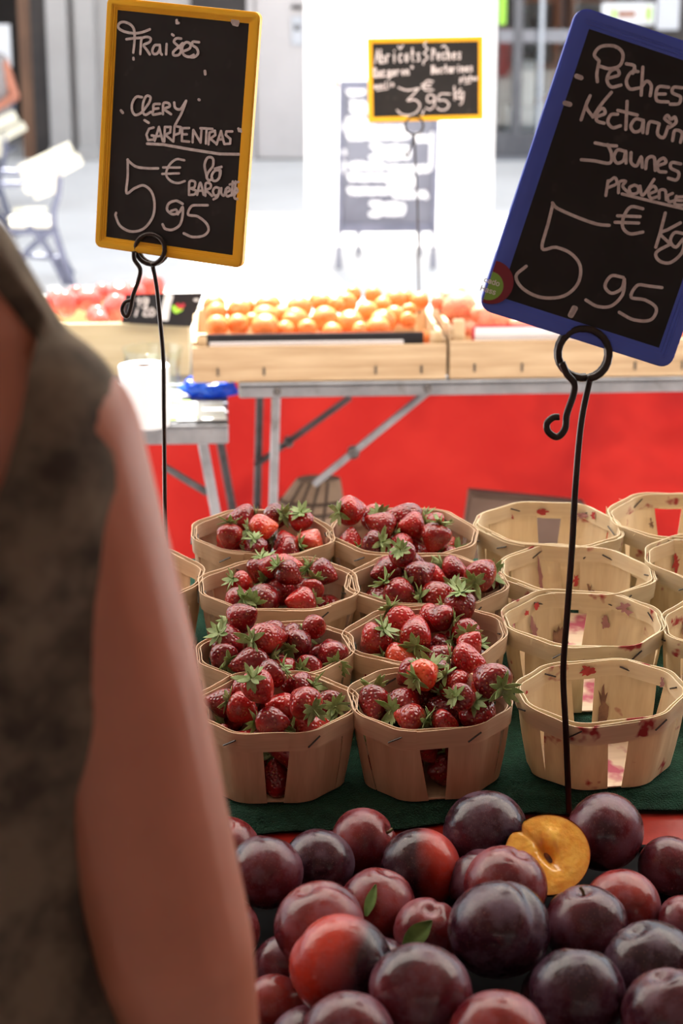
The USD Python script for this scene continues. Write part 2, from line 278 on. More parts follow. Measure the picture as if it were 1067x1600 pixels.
# pale door with an intercom
t = thing('door_2', 'plain pale door panel beside the yellow strawberry sign', None, tr(0, FY, 0), kind='structure')
part(t, 'door_panel', wallbox(X(400), X(480), -.05, .05, .02, 2.5), 'pale_door'); part(t, 'door_jamb', wallbox(X(388), X(397), -.09, .05, 0, 2.6), 'pale_door'); part(t, 'transom_shade', wallbox(X(300), X(394), -.04, -.005, Zf(22), 2.6), 'dark_wall')  # dark strip beside the jamb, one dark colour throughout
t = thing('intercom', 'small grey intercom box with dark lens on pale door', 'intercom', tr((X(456) + X(474)) / 2, FY - .06, Zf(48)))
part(t, 'housing', box(X(474) - X(456), .03, Zf(27) - Zf(72), (0, 0, 0), .006), 'light_metal'); part(t, 'lens', box(.045, .02, .05, (0, -.018, .03), .006), 'dark_wall')
solo('letter_slot', box(X(474) - X(456), .03, .035, ((X(456) + X(474)) / 2, FY - .065, Zf(11)), .005), 'dark_wall', 'short dark slot plate above the intercom', 'letter slot')
# shop front on the far right
t = thing('window_1', 'grey metal framed glass shop front behind the blue sign', None, tr(0, FY, 0), kind='structure')
for a, b in ((772, 777), (801, 815), (985, 1000)): part(t, 'mullion', wallbox(X(a), X(b), -.06, .06, 0, 2.7), 'grey_metal')
part(t, 'pull_bar', moved(trimesh.creation.cylinder(.022, 1.5, sections=16), tr(X(843), -.10, .95)), 'light_metal', True)
part(t, 'rail', wallbox(X(776), X(985), -.04, .04, Zf(66), Zf(46)), 'rail_metal'); part(t, 'kick_plate', wallbox(X(776), 5.5, -.05, .05, 0, Zf(205)), 'grey_metal')
for a, b in ((777, 801), (815, 985)): part(t, 'pane', wallbox(X(a), X(b), -.006, .006, Zf(205), 2.7), 'window_glass')
part(t, 'stone_sill', wallbox(X(772), 5.5, -.1, .06, 0, .03), 'rail_metal')
part(t, 'solid_panel', wallbox(X(1000), 5.5, -.04, .04, .2, 2.7), 'dark_wall')
struct('floor', wallbox(X(772), 6, FY + .1, FY + 3, 0, .012), 'goods', 'grey floor inside the glass shop front')
for i, (a, b, y0) in enumerate(((822, 893, .9), (908, 985, .9))):
    t = thing('shop_shelf', ('orange-brown wooden shelf unit seen through the shop glass nearest the pull bar', 'orange-brown wooden shelf unit in the shop mostly hidden by the blue sign')[i], 'shelf unit', tr(0, FY + y0, .012))
    for x in (X(a) + .02, X(b) - .03): part(t, 'upright', wallbox(x - .025, x + .025, 0, .4, 0, 2.2), 'orange_wood')
    for z in (.12, .42, .72, 1.02, 1.3, 1.6): part(t, 'shelf', wallbox(X(a) + .045, X(b) - .055, 0, .4, z, z + .04), 'orange_wood')
    rg = random.Random(i)
    for z in (.12, .42, .72, 1.02, 1.3):
        part(t, 'stacked_goods', cat([wallbox(x, x + .09, .05, .3, z + .041, z + .1 + rg.random() * .14) for x in np.arange(X(a) + .06, X(b) - .15, .11)]), 'goods', kind='stuff')
solo('carton', box(.12, .2, .40, (X(822) + .06, FY + .45, Zf(172) + .202), .01), 'paper', 'pale upright carton standing behind the shop glass', 'carton')
solo('low_plinth', box(.5, .35, Zf(172) - .012, (X(822) + .12, FY + .5, .012 + (Zf(172) - .012) / 2), .01), 'light_metal', 'low pale plinth under the upright carton in the shop', 'plinth')
def poster(name, a, b, c, d, m, label, extra=()):
    t = thing(name, label, 'poster', tr((X(a) + X(b)) / 2, FY - .075, (Zf(c) + Zf(d)) / 2)); w, h = X(b) - X(a), Zf(c) - Zf(d)
    part(t, 'sheet', box(w, .012, h, ch=.002), m)
    for nm, u, v, ww, hh, mm in extra: part(t, nm, box(ww * w, .006, hh * h, (u * w, -.009, v * h), .002), mm)
poster('poster', 935, 1017, 4, 38, 'paper', 'white poster with orange lettering strip and green marks above the blue sign', (('orange_print', -.03, -.02, .34, .26, 'orange_wood'), ('green_print', -.28, 0, .08, .5, 'paper_green'), ('green_print', .38, 0, .1, .6, 'paper_green')))
poster('poster', 1020, 1055, -10, 46, 'light_metal', 'grey poster beside the white poster with orange lettering')
poster('poster', 777, 787, -8, 38, 'paper_green', 'narrow green poster at the edge of the shop glass')

# unseen house wall added behind the photographer to block sky light
struct('wall_front', cat(wallbox(-14, 14, -7.5, -6.5, 0, 11)), 'render_wall', 'unseen house wall added behind the photographer to block the sky')

# white tent wall standing in the sun
TY = 11.3; xl, xr = on_y(478, 300, TY)[0], on_y(770, 300, TY)[0]
t = thing('tent_wall', 'white fabric market tent side wall behind the chalkboard easel', 'tent wall', tr((xl + xr) / 2, TY, 0)); w = xr - xl
g = np.array([[(x, .012 * math.sin(x * 9 + z) + .006 * math.sin(z * 5), z) for z in np.linspace(.02, 2.9, 40)] for x in np.linspace(-w / 2, w / 2, 24)])
part(t, 'fabric', sheet(g), 'tent_white', True)
for s in (-1, 1): part(t, 'pole', moved(trimesh.creation.cylinder(.016, 2.95, sections=14), tr(s * (w / 2 - .02), .04, 1.475)), 'light_metal', True)
part(t, 'clip', box(.025, .02, .10, (-w / 2 + .18, -.02, on_y(536, 125, TY)[2]), .004), 'orange_wood')
zt = on_y(533, 2, TY)[2]
p = thing('paper_sheet', 'blank white sheet with thin grey edge high on the tent wall', 'paper', tr(on_y(635, 2, TY)[0], TY - .03, zt + .15))
part(p, 'sheet', box(.22, .004, .30, ch=.001), 'paper'); part(p, 'edging', cat(box(.23, .008, .006, (0, 0, -.15), 0), box(.006, .008, .30, (-.112, 0, 0), 0), box(.006, .008, .30, (.112, 0, 0), 0)), 'light_metal')

# ---------------------------------------------------------------- lettering in strokes
GL = {'A': 'M0,0 .5,1 1,0M.2,.4 .8,.4', 'b': 'M0,1 0,0 .7,0 .8,.35 .4,.55 0,.4', 'r': 'M0,0 0,.6M0,.4 .3,.6 .6,.55', 'i': 'M.3,0 .3,.6M.3,.85 .35,.88', 'c': 'M.7,.55 .3,.6 0,.3 .3,0 .7,.08', 'o': 'M.4,.6 0,.3 .4,0 .8,.3 .4,.6', 't': 'M.35,1 .35,.1 .6,0M0,.65 .7,.65',
      's': 'M.7,.55 .3,.6 .15,.42 .6,.25 .55,.03 .1,.03', 'B': 'M0,0 0,1 .6,.95 .6,.6 0,.52M.55,.52 .8,.3 .6,0 0,0', 'e': 'M.05,.3 .7,.32 .55,.58 .2,.55 .05,.25 .3,0 .7,.08', 'g': 'M.7,.5 .3,.6 .05,.3 .35,.05 .7,.4M.7,.6 .65,-.3 .2,-.4', 'n': 'M0,0 0,.6M0,.4 .4,.6 .65,.4 .65,0', 'm': 'M0,0 0,.6M0,.4 .25,.6 .4,.4 .4,0M.4,.4 .65,.6 .85,.4 .85,0',
      'u': 'M0,.6 .05,.1 .4,0 .65,.3 .65,.6M.65,.3 .7,0', 'l': 'M.3,1 .3,.05 .5,0', 'P': 'M.1,0 .1,1 .7,.9 .7,.55 .1,.45', 'h': 'M0,1 0,0M0,.4 .4,.6 .65,.4 .65,0', 'N': 'M0,0 .05,1 .7,0 .75,1', 'a': 'M.65,.55 .25,.6 0,.25 .3,0 .65,.35M.65,.6 .7,0', 'p': 'M0,.6 0,-.4M0,.45 .5,.6 .7,.3 .4,0 0,.1', 'k': 'M0,1 0,0M.6,.65 .05,.3 .65,0', ' ': '', '.': 'M.2,0 .25,.05', '"': 'M.2,1 .25,.8M.5,1 .55,.8'}
def word(s, x, y, h, w, slope=0.0):
    """a word as strokes in picture-like coordinates (y down) from its baseline start"""
    out = []
    for ch in s:
        for st in GL.get(ch, '').split('M')[1:]:
            out.append([(x + float(a) * w * .8, y - float(b) * h + slope * (float(a) * w * .8)) for a, b in (q.split(',') for q in st.split())])
        x += w; y += slope * w
    return out
def S(txt): return [[tuple(map(float, q.split(','))) for q in l.split()] for l in txt.strip().split('\n') if l.strip()]
def chalk(parent, mat_, strokes, conv, M_inv, width, depth=.0007, front=.0, smooth=True, name='lettering', label=None, each=False):
    if each and len(strokes) > 1:
        for s in strokes: chalk(parent, mat_, [s], conv, M_inv, width, depth, front, smooth, name, label)
        return
    """strokes (picture coordinates through conv) drawn as raised chalk ribbons on the plane of the board"""
    ps = []
    for st in strokes:
        q = []
        for a, b in st:
            v = M_inv @ np.append(conv(a, b), 1); q.append((v[0], v[2]))
        q = np.array(q)
        if len(q) > 2 and smooth: q = spline(q, 5)
        ps.append(LineString(q).buffer(width / 2, quad_segs=3) if len(q) > 1 else Point(q[0]).buffer(width * .9, quad_segs=4))
    m = extrude(unary_union(ps).simplify(width * .05), depth)                 # in xy, up z -> board frame: x, z, towards the viewer -y
    part(parent, name, moved(m, frame((0, -front, 0), (1, 0, 0), (0, 0, 1), (0, -1, 0))), mat_, label=label)
def sign(name, label, corners, plane_p, plane_n, frame_mat, fw, th=.008, r=.008):
    """a chalk slate in a moulded frame; corners TL TR BR BL in the picture, put on a plane"""
    q = [on_plane(x, y, plane_p, plane_n) for x, y in corners]
    c = sum(q) / 4; y = -unit(plane_n) if np.dot(plane_n, FWD) < 0 else unit(plane_n)
    x = unit((q[1] - q[0]) + (q[2] - q[3])); x = unit(x - np.dot(x, y) * y); z = np.cross(x, y)
    w = (np.dot(q[1] - q[0], x) + np.dot(q[2] - q[3], x)) / 2; h = (np.dot(q[0] - q[3], z) + np.dot(q[1] - q[2], z)) / 2
    M = frame(c, x, y, z); t = thing(name, label, 'price sign', M)
    out = Polygon([(-w/2, -h/2), (w/2, -h/2), (w/2, h/2), (-w/2, h/2)]).buffer(-r).buffer(r, quad_segs=6)
    R = frame((0, 0, 0), (1, 0, 0), (0, 0, 1), (0, -1, 0))
    def ring(a, b, z0, hh): return moved(extrude(out.buffer(-a).difference(out.buffer(-b)), hh), R @ tr(0, 0, z0))
    part(t, 'board', moved(extrude(out.buffer(-fw * .5), th * .5), R @ tr(0, 0, -th * .3)), 'slate')
    # moulding: three stepped rims give it a rounded section
    part(t, 'frame', cat(ring(0, fw * .8, -th * .5, th * .9), ring(.0008, fw * .62, th * .4, th * .12), ring(.0018, fw * .5, th * .5, th * .1), ring(fw * .8, fw, -th * .5, th * .75)), frame_mat, 30)
    return t, M, np.linalg.inv(M), th * .2, (w, h)
C1 = lambda a, b: (130 + a / 3.557, b / 3.557)
C2 = lambda a, b: (480 + a / 3.334, b / 3.334)
C3 = lambda a, b: (740 + a / 2.2844, b / 2.2844)
def conv_on(C, p, n): return lambda a, b: on_plane(*C(a, b), p, n)

# ---------------------------------------------------------------- the fruit stall in the front: a sloping board with green felt
TILT = math.radians(8.0); U = A(1, 0, 0); V = A(0, math.cos(TILT), math.sin(TILT)); N = A(0, -math.sin(TILT), math.cos(TILT))
BH = .090                                                   # basket height
O = at(675, 1103, 1.95) - N * BH
def on_display(px, py, h=0.0): return on_plane(px, py, O + N * h, N)
def vcoord(p): return float(np.dot(np.asarray(p) - O, V))
LIFT = .012                                                 # the felt lies on a riser this thick
v_front = vcoord(on_display(600, 1283)); EDGE = sorted([(float(np.dot(on_display(px, py) - O, U)), vcoord(on_display(px, py)) - v_front) for px, py in ((100, 1290), (360, 1284), (450, 1280), (600, 1272), (690, 1268), (780, 1256), (830, 1249), (1000, 1246), (1300, 1244))]); v_back = vcoord(on_display(856, 823, BH)) + .085
v_near = -.72
D = frame(O, U, V, N)
t = thing('market_table', 'sloping wooden market table carrying the strawberries and plums', 'table', D)
part(t, 'board', box(2.4, v_back - v_near + .02, .03, (.2, (v_back + v_near) / 2, -LIFT - .021), .004), 'crate_wood')
for sx in (-.9, 1.3):
    for vv in (v_near + .08, v_back - .08):
        top = O + U * sx + V * vv - N * (LIFT + .036); Di = np.linalg.inv(D)
        part(t, 'leg', bar((Di @ np.append(top, 1))[:3], (Di @ np.append((top[0], top[1], 0), 1))[:3], .05, .05, up=(0, 1, 0)), 'crate_wood')
rg = np.random.default_rng(5)
xs = np.linspace(-1.0, 1.4, 60); vs_ = np.linspace(v_near - .005, v_front + .03, 50)
part_red = np.array([[(x, v, -LIFT + .0025 * meshkit.noise(A(x * 9, v * 9, 0))) for v in vs_] for x in xs])
solo('table_cover', moved(slab(part_red, .004), D), 'red_cover', 'red shiny table cover showing between the green felt and the plums', 'table cover', True)
solo('riser', moved(box(2.3, v_back - v_front - .07, LIFT - .004, (.2, (v_back + v_front) / 2 + .032, -LIFT / 2 - .001), .004), D), 'red_cover', 'low red riser board under the green felt', 'riser')
# felt: gently wavy sheet with a drooping front edge, covered in short fibres by its relief
xs = np.linspace(-.98, 1.38, 190); vv = np.concatenate([np.linspace(-.02, .0, 5) , np.linspace(.008, v_back - v_front, 60)])
g = np.zeros((len(xs), len(vv), 3))
for i, x in enumerate(xs):
    e = float(np.interp(x, [q[0] for q in EDGE], [q[1] for q in EDGE])) + .003 * math.sin(x * 37) + .002 * math.sin(x * 71 + 1)
    for j, v in enumerate(vv):
        d = max(0, .006 - v) ; lumps = .003 * (meshkit.fbm(A(x * 22, v * 22, 1.)) - .5) + .0016 * (meshkit.noise(A(x * 180, v * 180, 5.)) - .5)
        g[i, j] = (x, v_front + v * (1 if v > 0 else .8) + e * (v < .08) * (1 - v / .08 if v > 0 else 1), lumps - (d / .026) ** .8 * (LIFT - .004) + .0018)
solo('felt_cloth', moved(slab(g, -.0018), D), 'felt', 'dark green felt cloth lying under the baskets', 'felt cloth', True)
# black plum tray
tv0, tv1 = v_near + .03, vcoord(on_plane(600, 1340, O - N * LIFT, N))
t = thing('plum_tray', 'low black plastic tray filled with plums', 'tray', D)
zt = -LIFT + .0045
part(t, 'tray_floor', box(1.30, tv1 - tv0, .004, (.22, (tv0 + tv1) / 2, zt + .002), .001), 'black_plastic')
for a, b in (((-.43, tv0, zt + .018), (.87, tv0, zt + .018)), ((-.43, tv1, zt + .004), (.87, tv1, zt + .004)), ((-.43, tv0, zt + .018), (-.43, tv1, zt + .018)), ((.87, tv0, zt + .018), (.87, tv1, zt + .018))):
    part(t, 'tray_wall', bar(a, b, .006, .026 if a[2] > zt + .01 or a[1] != b[1] else .012), 'black_plastic')

# ---------------------------------------------------------------- baskets
def hexa(a, b, jit, rng):
    """rounded six-sided outline, anticlockwise from the right end, by arc length"""
    p = A((1, -.34), (1, .34), (.46, 1.0), (-.46, 1.0), (-1, .34), (-1, -.34), (-.46, -1.0), (.46, -1.0)) * (a * 1.015, b * 1.01)
    p = p + rng.normal(0, jit * 1.3, p.shape); q = np.roll(p, -1, 0); c = np.stack([p + (q - p) * t for t in (.13, .38, .62, .87)], 1).reshape(-1, 2)
    c = spline(c, 5, True); c = c[np.argmin(np.abs(np.arctan2(c[:, 1], c[:, 0]))):].tolist() + c[:np.argmin(np.abs(np.arctan2(c[:, 1], c[:, 0])))].tolist(); c = np.array(c)
    s = np.concatenate([[0], np.cumsum(np.linalg.norm(np.diff(np.vstack([c, c[:1]]), axis=0), axis=1))]); L = s[-1]; cc = np.vstack([c, c[:1]])
    return (lambda u: np.stack([np.interp((np.asarray(u) % 1) * L, s, cc[:, 0]), np.interp((np.asarray(u) % 1) * L, s, cc[:, 1])], -1)), L
RA, RB, BA, BB = .0835, .062, .0715, .0505
def ring_off(fn, u, d):
    p = fn(u); q = fn(u + 1e-3) - fn(u - 1e-3); q /= np.linalg.norm(q, axis=-1, keepdims=True); return p + np.stack([q[:, 1], -q[:, 0]], -1) * d
def basket(label, px, py, w_px, yaw, stained, seed, group):
    """the rim's centre is put at the picture point; size follows from the rim's width there"""
    rng = np.random.default_rng(seed); c = on_display(px, py, BH); k = w_px * depth_of(c) / F / (2 * RA * 1.0)
    k = float(np.clip(k, .93, 1.08)); cy, sy = math.cos(math.radians(yaw)), math.sin(math.radians(yaw))
    M = frame(c - N * BH + N * .0068, U * cy + V * sy, -U * sy + V * cy, N)
    t = thing('berry_basket', label, 'basket', M, group); vs = 'veneer_stained' if stained else 'veneer'
    ft, Lt = hexa(RA * k, RB * k, .0022, rng); fb, Lb = hexa(BA * k, BB * k, .001, rng)
    part(t, 'basket_floor', moved(extrude(Polygon(fb(np.linspace(0, 1, 60, endpoint=False))).buffer(-.001), .0016), tr(0, 0, .0006)), 'veneer_floor' if stained else 'veneer_slat')
    # six upright slats: one round each end, two on each long side, gaps between them widening upwards
    sp = [(0, .070), (.25 - .099, .076), (.25 + .099, .076), (.5, .070), (.75 - .099, .076), (.75 + .099, .076)]
    for i, (s0, hw) in enumerate(sp):
        sh = rng.normal(0, .006); hw = hw * (1 + rng.normal(0, .03)); g = []
        for q in np.linspace(-1, 1, 15):
            ub, ut = s0 + q * hw * 1.04, s0 + sh + q * hw * Lb / Lt * 1.10
            b, tp = fb(ub), ft(ut); g.append([np.append(b + (tp - b) * z + .0016 * math.sin(z * 3.14) * (b / (np.linalg.norm(b))), .0002 + z * (BH - .003)) for z in np.linspace(0, 1, 8)])
        part(t, 'slat', slab(np.array(g), .0011), vs + '_slat', 35)
    # outer and inner rim bands
    u0 = rng.choice([.62, .70, .80, .57]) + rng.normal(0, .02); uu = np.linspace(u0, u0 + 1.10, 96); drift = np.linspace(0, .0016, 96)
    wav = .0014 * np.sin(uu * 2 * np.pi * 2 + seed) + .0006 * rng.normal(size=96).cumsum() / 4; zz = np.linspace(0, 1, 4)
    P = ring_off(ft, uu, .0013); Q = ring_off(ft, uu, .0013)
    g = np.array([[np.append(ring_off(lambda x: ft(x) , uu[i:i+1], .0014 + drift[i])[0] * (1 - .0 * z) * (1 - (1 - z) * .016), BH - .0215 + z * .0225 + wav[i]) for z in zz] for i in range(96)])
    band = part(t, 'rim_band', slab(g, .0010), vs + '_band', 40)
    ui = np.linspace(.1, 1.15, 96)
    g = np.array([[np.append(ring_off(ft, ui[i:i+1], -.0022 - .0010 * i / 95)[0] * (1 - (1 - z) * .016), BH - .0190 + z * .0190 + .001 * math.sin(ui[i] * 12)) for z in zz] for i in range(96)])
    part(t, 'inner_band', slab(g, .0009), vs + '_band', 40)
    for u in (.66, .84, .34, .16, .02, .52):
        u += rng.normal(0, .008); ang = rng.choice([-1, 1]) * rng.uniform(.3, .6) if abs(u - .75) > .2 else (1 if u > .75 else 1) * rng.uniform(.45, .65)
        for off in (.0042, -.0040):
            p = ring_off(ft, np.array([u]), off)[0] * .99; p2 = ring_off(ft, np.array([u + .012]), off)[0] * .99; d = unit(p2 - p); z0 = BH - .010
            m = tube([np.append(p - d * .0085 * math.cos(ang), z0 - .0085 * math.sin(ang)), np.append(p + d * .0085 * math.cos(ang), z0 + .0085 * math.sin(ang))], .0009, 6)
            part(band, 'staple', m, 'staple')
    rs = np.random.default_rng(seed)
    for (u, z, ru, rz, m_) in STAINS.get(seed, ()):                 # blots and smears on the inner faces
        d_in = .0056 if z > BH - .02 else .0030; a = np.arange(20) / 20 * 2 * np.pi; wob = 1 + .75 * (meshkit.noise(np.stack([np.cos(a) * 3.5, np.sin(a) * 3.5, a * 0 + seed + u * 50], 1)) - .5) * 2
        uz = np.vstack([[u, z], np.stack([u + ru * np.cos(a) * wob, z + rz * np.sin(a) * wob], 1)])
        pp = []
        for q, zq in uz:
            b2 = fb(np.array([q]))[0]; t2 = ring_off(ft, np.array([q]), 0.)[0]; p2 = b2 + (t2 - b2) * zq / BH; n2 = ring_off(ft, np.array([q]), -1.)[0] - t2; pp.append(np.append(p2 + n2 * d_in, zq))
        pp = np.array(pp); back = pp.copy(); back[:, :2] *= 1.006; f_ = [[0, 1 + k, 1 + (k + 1) % 20] for k in range(20)]
        part(t, 'stain', T(pp, f_, process=False), m_, label={'stain_red': 'red juice stain', 'stain_brown': 'dark brown smear', 'stain_plum': 'purple juice smear'}[m_])
    if seed == 27:
        for k, (dx, dz) in enumerate(((.004, .014), (-.003, .009))):
            p = ring_off(ft, np.array([.44 + .02 * k]), .004)[0]; part(t, 'splinter', slab(np.array([[np.append(p, BH - .012) + A(s * .004 * (1 - q), 0, 0) + A(-dx * q * 1.2, 0, dz * q) for s in (-1, 0, 1)] for q in (0, .5, .97)]), .0008), vs + '_band')
    if stained and seed % 2:                                       # split veneer ends and loose fibres
        for q in range(5):
            u = rng.uniform(0, 1); p = ring_off(ft, np.array([u]), .003)[0]; d = unit(np.append(rng.normal(size=2), rng.normal() * .5)) * rng.uniform(.003, .008)
            part(band, 'loose_fibre', tube([np.append(p, BH - .001), np.append(p, BH - .001) + d], .00025, 4), vs + '_band')
    return M, k, ft
STAINS = {21: [(.247, BH - .0085, .016, .0055, 'stain_red'), (.30, BH - .035, .004, .003, 'stain_brown'), (.205, BH - .055, .011, .024, 'stain_brown'), (.43, BH - .012, .006, .002, 'stain_red'), (.06, BH - .012, .006, .005, 'stain_plum')],
          22: [(.285, .030, .018, .026, 'stain_brown'), (.36, .050, .010, .016, 'stain_plum'), (.35, BH - .010, .010, .004, 'stain_red'), (.12, BH - .011, .020, .006, 'stain_plum'), (.39, BH - .012, .008, .003, 'stain_red'), (.17, .055, .010, .008, 'stain_plum')],
          23: [(.335, .050, .006, .022, 'stain_plum'), (.24, .046, .008, .006, 'stain_red'), (.20, .030, .010, .010, 'stain_brown'), (.43, .03, .012, .012, 'stain_plum')],
          24: [(.27, BH - .012, .014, .004, 'stain_red'), (.16, BH - .013, .022, .004, 'stain_plum'), (.12, BH - .008, .008, .005, 'stain_red'), (.36, BH - .018, .004, .003, 'stain_red')],
          25: [(.36, .055, .010, .010, 'stain_plum'), (.42, BH - .010, .004, .003, 'stain_red')], 26: [(.36, .058, .012, .009, 'stain_red'), (.29, .062, .009, .009, 'stain_red'), (.25, BH - .008, .012, .005, 'stain_red')], 27: [(.30, .05, .006, .006, 'stain_brown')]}
# picture position of the rim centre, rim width in pixels, yaw, berries seed
FILLED = [('front basket of the left strawberry column beside the arm', 427, 1108, 250, 2, 11), ('second basket from the front in the left strawberry column', 431, 1024, 236, 7, 12),
          ('third basket from the front in the left strawberry column', 433, 921, 234, 3, 13), ('rearmost basket of the left strawberry column', 409, 839, 222, -3, 14),
          ('front basket of the middle strawberry column', 675, 1103, 246, 5, 15), ('second basket from the front in the middle strawberry column', 667, 1000, 244, 11, 16),
          ('third basket from the front in the middle strawberry column', 668, 914, 238, 2, 17), ('rearmost basket of the middle strawberry column', 629, 838, 226, -6, 18)]
EMPTY = [('nearest empty basket with a round red stain inside, in front of the wire', 941, 1086, 256, 9, 21), ('second empty basket from the plums, dark brown smears inside', 913, 976, 246, 2, 22),
         ('third empty basket from the plums in the column behind the wire', 900, 897, 240, -5, 23), ('rearmost empty basket of the column behind the wire', 856, 824, 224, -9, 24),
         ('empty basket at the frame edge beside the nearest two empty ones', 1157, 982, 246, 6, 25), ('empty basket at the frame edge with dark red spots inside', 1126, 882, 238, -4, 26), ('rearmost empty basket of the outer column with a split rim corner', 1066, 812, 226, 3, 27)]
BASK = []
for lab, px, py, w, yaw, seed in FILLED: BASK.append((lab, *basket('pale wooden veneer basket full of strawberries, ' + lab.replace(' basket', '').replace(' strawberry', ''), px, py, w, yaw, False, seed, 'wooden baskets full of strawberries')))
for lab, px, py, w, yaw, seed in EMPTY: basket(lab, px, py, w, yaw, True, seed, 'empty wooden berry baskets')
basket('veneer basket almost wholly hidden behind the bare arm', 196, 906, 236, 0, False, 31, 'wooden baskets full of strawberries')

# ---------------------------------------------------------------- strawberries: eight kinds of berry, then copies
def berry_mesh(seed, L=2.55):
    rng = np.random.default_rng(seed); t = np.linspace(0, 1, 22); sharp = rng.uniform(.75, 1.25)
    r = np.interp(t, [0, .03, .10, .24, .42, .62, .82, .93, 1], A(0, .42, .78, 1.0, .98, .80 - .05 * sharp, .48 - .06 * sharp, .27 - .03 * sharp, 0))
    r = np.concatenate([[0], np.convolve(r, [.25, .5, .25], 'valid'), [0]]); n = 24; a = np.arange(n) / n * 2 * np.pi; sq = rng.uniform(.9, 1.08)
    v = np.array([[rr * math.cos(x), rr * sq * math.sin(x), -tt * L] for rr, tt in zip(r, t) for x in a]); d = 1 + .16 * (meshkit.fbm(v * .8 + seed * 7.3, 2) - .5)
    v[:, :2] *= d[:, None]; v[:, 2] += .12 * (1 - np.clip(np.hypot(v[:, 0], v[:, 1]), 0, 1)) * 0 - .10 * np.cos(np.arctan2(v[:, 1], v[:, 0]) * 2 + seed) * np.hypot(v[:, 0], v[:, 1])
    f = []
    for k in range(len(t) - 1):
        for j in range(n):
            p, q, s, w = k * n + j, k * n + (j + 1) % n, (k + 1) * n + j, (k + 1) * n + (j + 1) % n; f += [[p, s, q], [q, s, w]]
    m = T(v, f, process=False); m.merge_vertices(); return m
def calyx_mesh(seed):
    rng = np.random.default_rng(seed); ms = []; n = 11
    for k in range(n):
        a = 2 * np.pi * k / n + rng.normal(0, .12); L = rng.uniform(.62, .98); lift = rng.uniform(-.15, .95); wd = rng.uniform(.13, .20); g = []
        for q in np.linspace(0, 1, 6):
            x = .06 + L * q; z = .10 + lift * q ** 1.6 * .8 - .28 * q * (1 - lift); ww = wd * (math.sin(math.pi * min(q * .82 + .16, 1)) ** .8 if q < 1 else .04)
            g.append([(x * math.cos(a) - s * ww * math.sin(a), x * math.sin(a) + s * ww * math.cos(a), z + .10 * abs(s) * ww * 2) for s in (-1, 0, 1)])
        ms.append(slab(np.array(g), .03))
    return cat(ms)
KINDS = [('berry_dark', .92, 'deep red'), ('berry_red', 1.0, 'bright red'), ('berry_dark', 1.08, 'large deep red'), ('berry_red', .9, 'plump bright red'), ('berry_orange', .95, 'orange-red'), ('berry_dark', .98, 'blunt deep red'), ('berry_red', 1.06, 'long bright red'), ('berry_dark', .88, 'small deep red')]
first = {}
def strawberry(kind, M, label, group):
    if kind in first: return copy_of(first[kind], 'strawberry', M, label, group, 'strawberry')
    t = thing('strawberry', label, 'strawberry', M, group); first[kind] = t; m, k, _ = KINDS[kind]; R = .0172 * k
    sc = np.diag([R, R, R, 1]); L = [2.3, 2.25, 2.5, 2.0, 2.2, 2.1, 2.75, 2.3][kind]
    part(t, 'flesh', moved(berry_mesh(kind, L), tr(0, 0, R * L / 2) @ sc), m, True)
    part(t, 'calyx', moved(calyx_mesh(kind), tr(0, 0, R * L / 2) @ sc), 'calyx', True)
    part(t, 'stalk', tube([(0, 0, R * L / 2), (.001, 0, R * L / 2 + .005), (.004, .001, R * L / 2 + .010)], [.0011, .0008, .0008], 6), 'stalk', True)
def pack(n, k, seed):
    rng = np.random.default_rng(seed); r = rng.uniform(.0178, .0212, n)
    p = np.stack([rng.uniform(-.05, .05, n), rng.uniform(-.03, .03, n), np.linspace(.02, .24, n)], 1)
    for it in range(420):
        p[:, 2] -= .0014 if it < 380 else .0004
        for _ in range(4):
            d = p[:, None] - p[None]; L = np.linalg.norm(d, axis=2) + np.eye(n); ov = np.clip((r[:, None] + r[None]) * .97 - L, 0, None) * (1 - np.eye(n))
            p += (d / L[..., None] * ov[..., None]).sum(1) * .42
            z = np.clip(p[:, 2] / BH, 0, 1.05); Ax, Bx = (BA + (RA - BA) * z) * k - r - .0035, (BB + (RB - BB) * z) * k - r - .0035
            e = (np.abs(p[:, 0] / Ax) ** 2.4 + np.abs(p[:, 1] / Bx) ** 2.4) ** (1 / 2.4); s = np.where(e > 1, 1 / np.maximum(e, 1e-6), 1); p[:, 0] *= s; p[:, 1] *= s
            p[:, 2] = np.maximum(p[:, 2], r + .003)
    return p, r
ORD = ['first', 'second', 'third', 'fourth', 'fifth', 'sixth', 'seventh', 'eighth', 'ninth', 'tenth', 'eleventh', 'twelfth', 'thirteenth', 'fourteenth', 'fifteenth', 'sixteenth', 'seventeenth', 'eighteenth', 'nineteenth', 'twentieth']
SHORT = ['front left basket', 'second left basket', 'third left basket', 'rear left basket', 'front middle basket', 'second middle basket', 'third middle basket', 'rear middle basket']
COUNT = [28, 29, 30, 29, 30, 30, 30, 30]
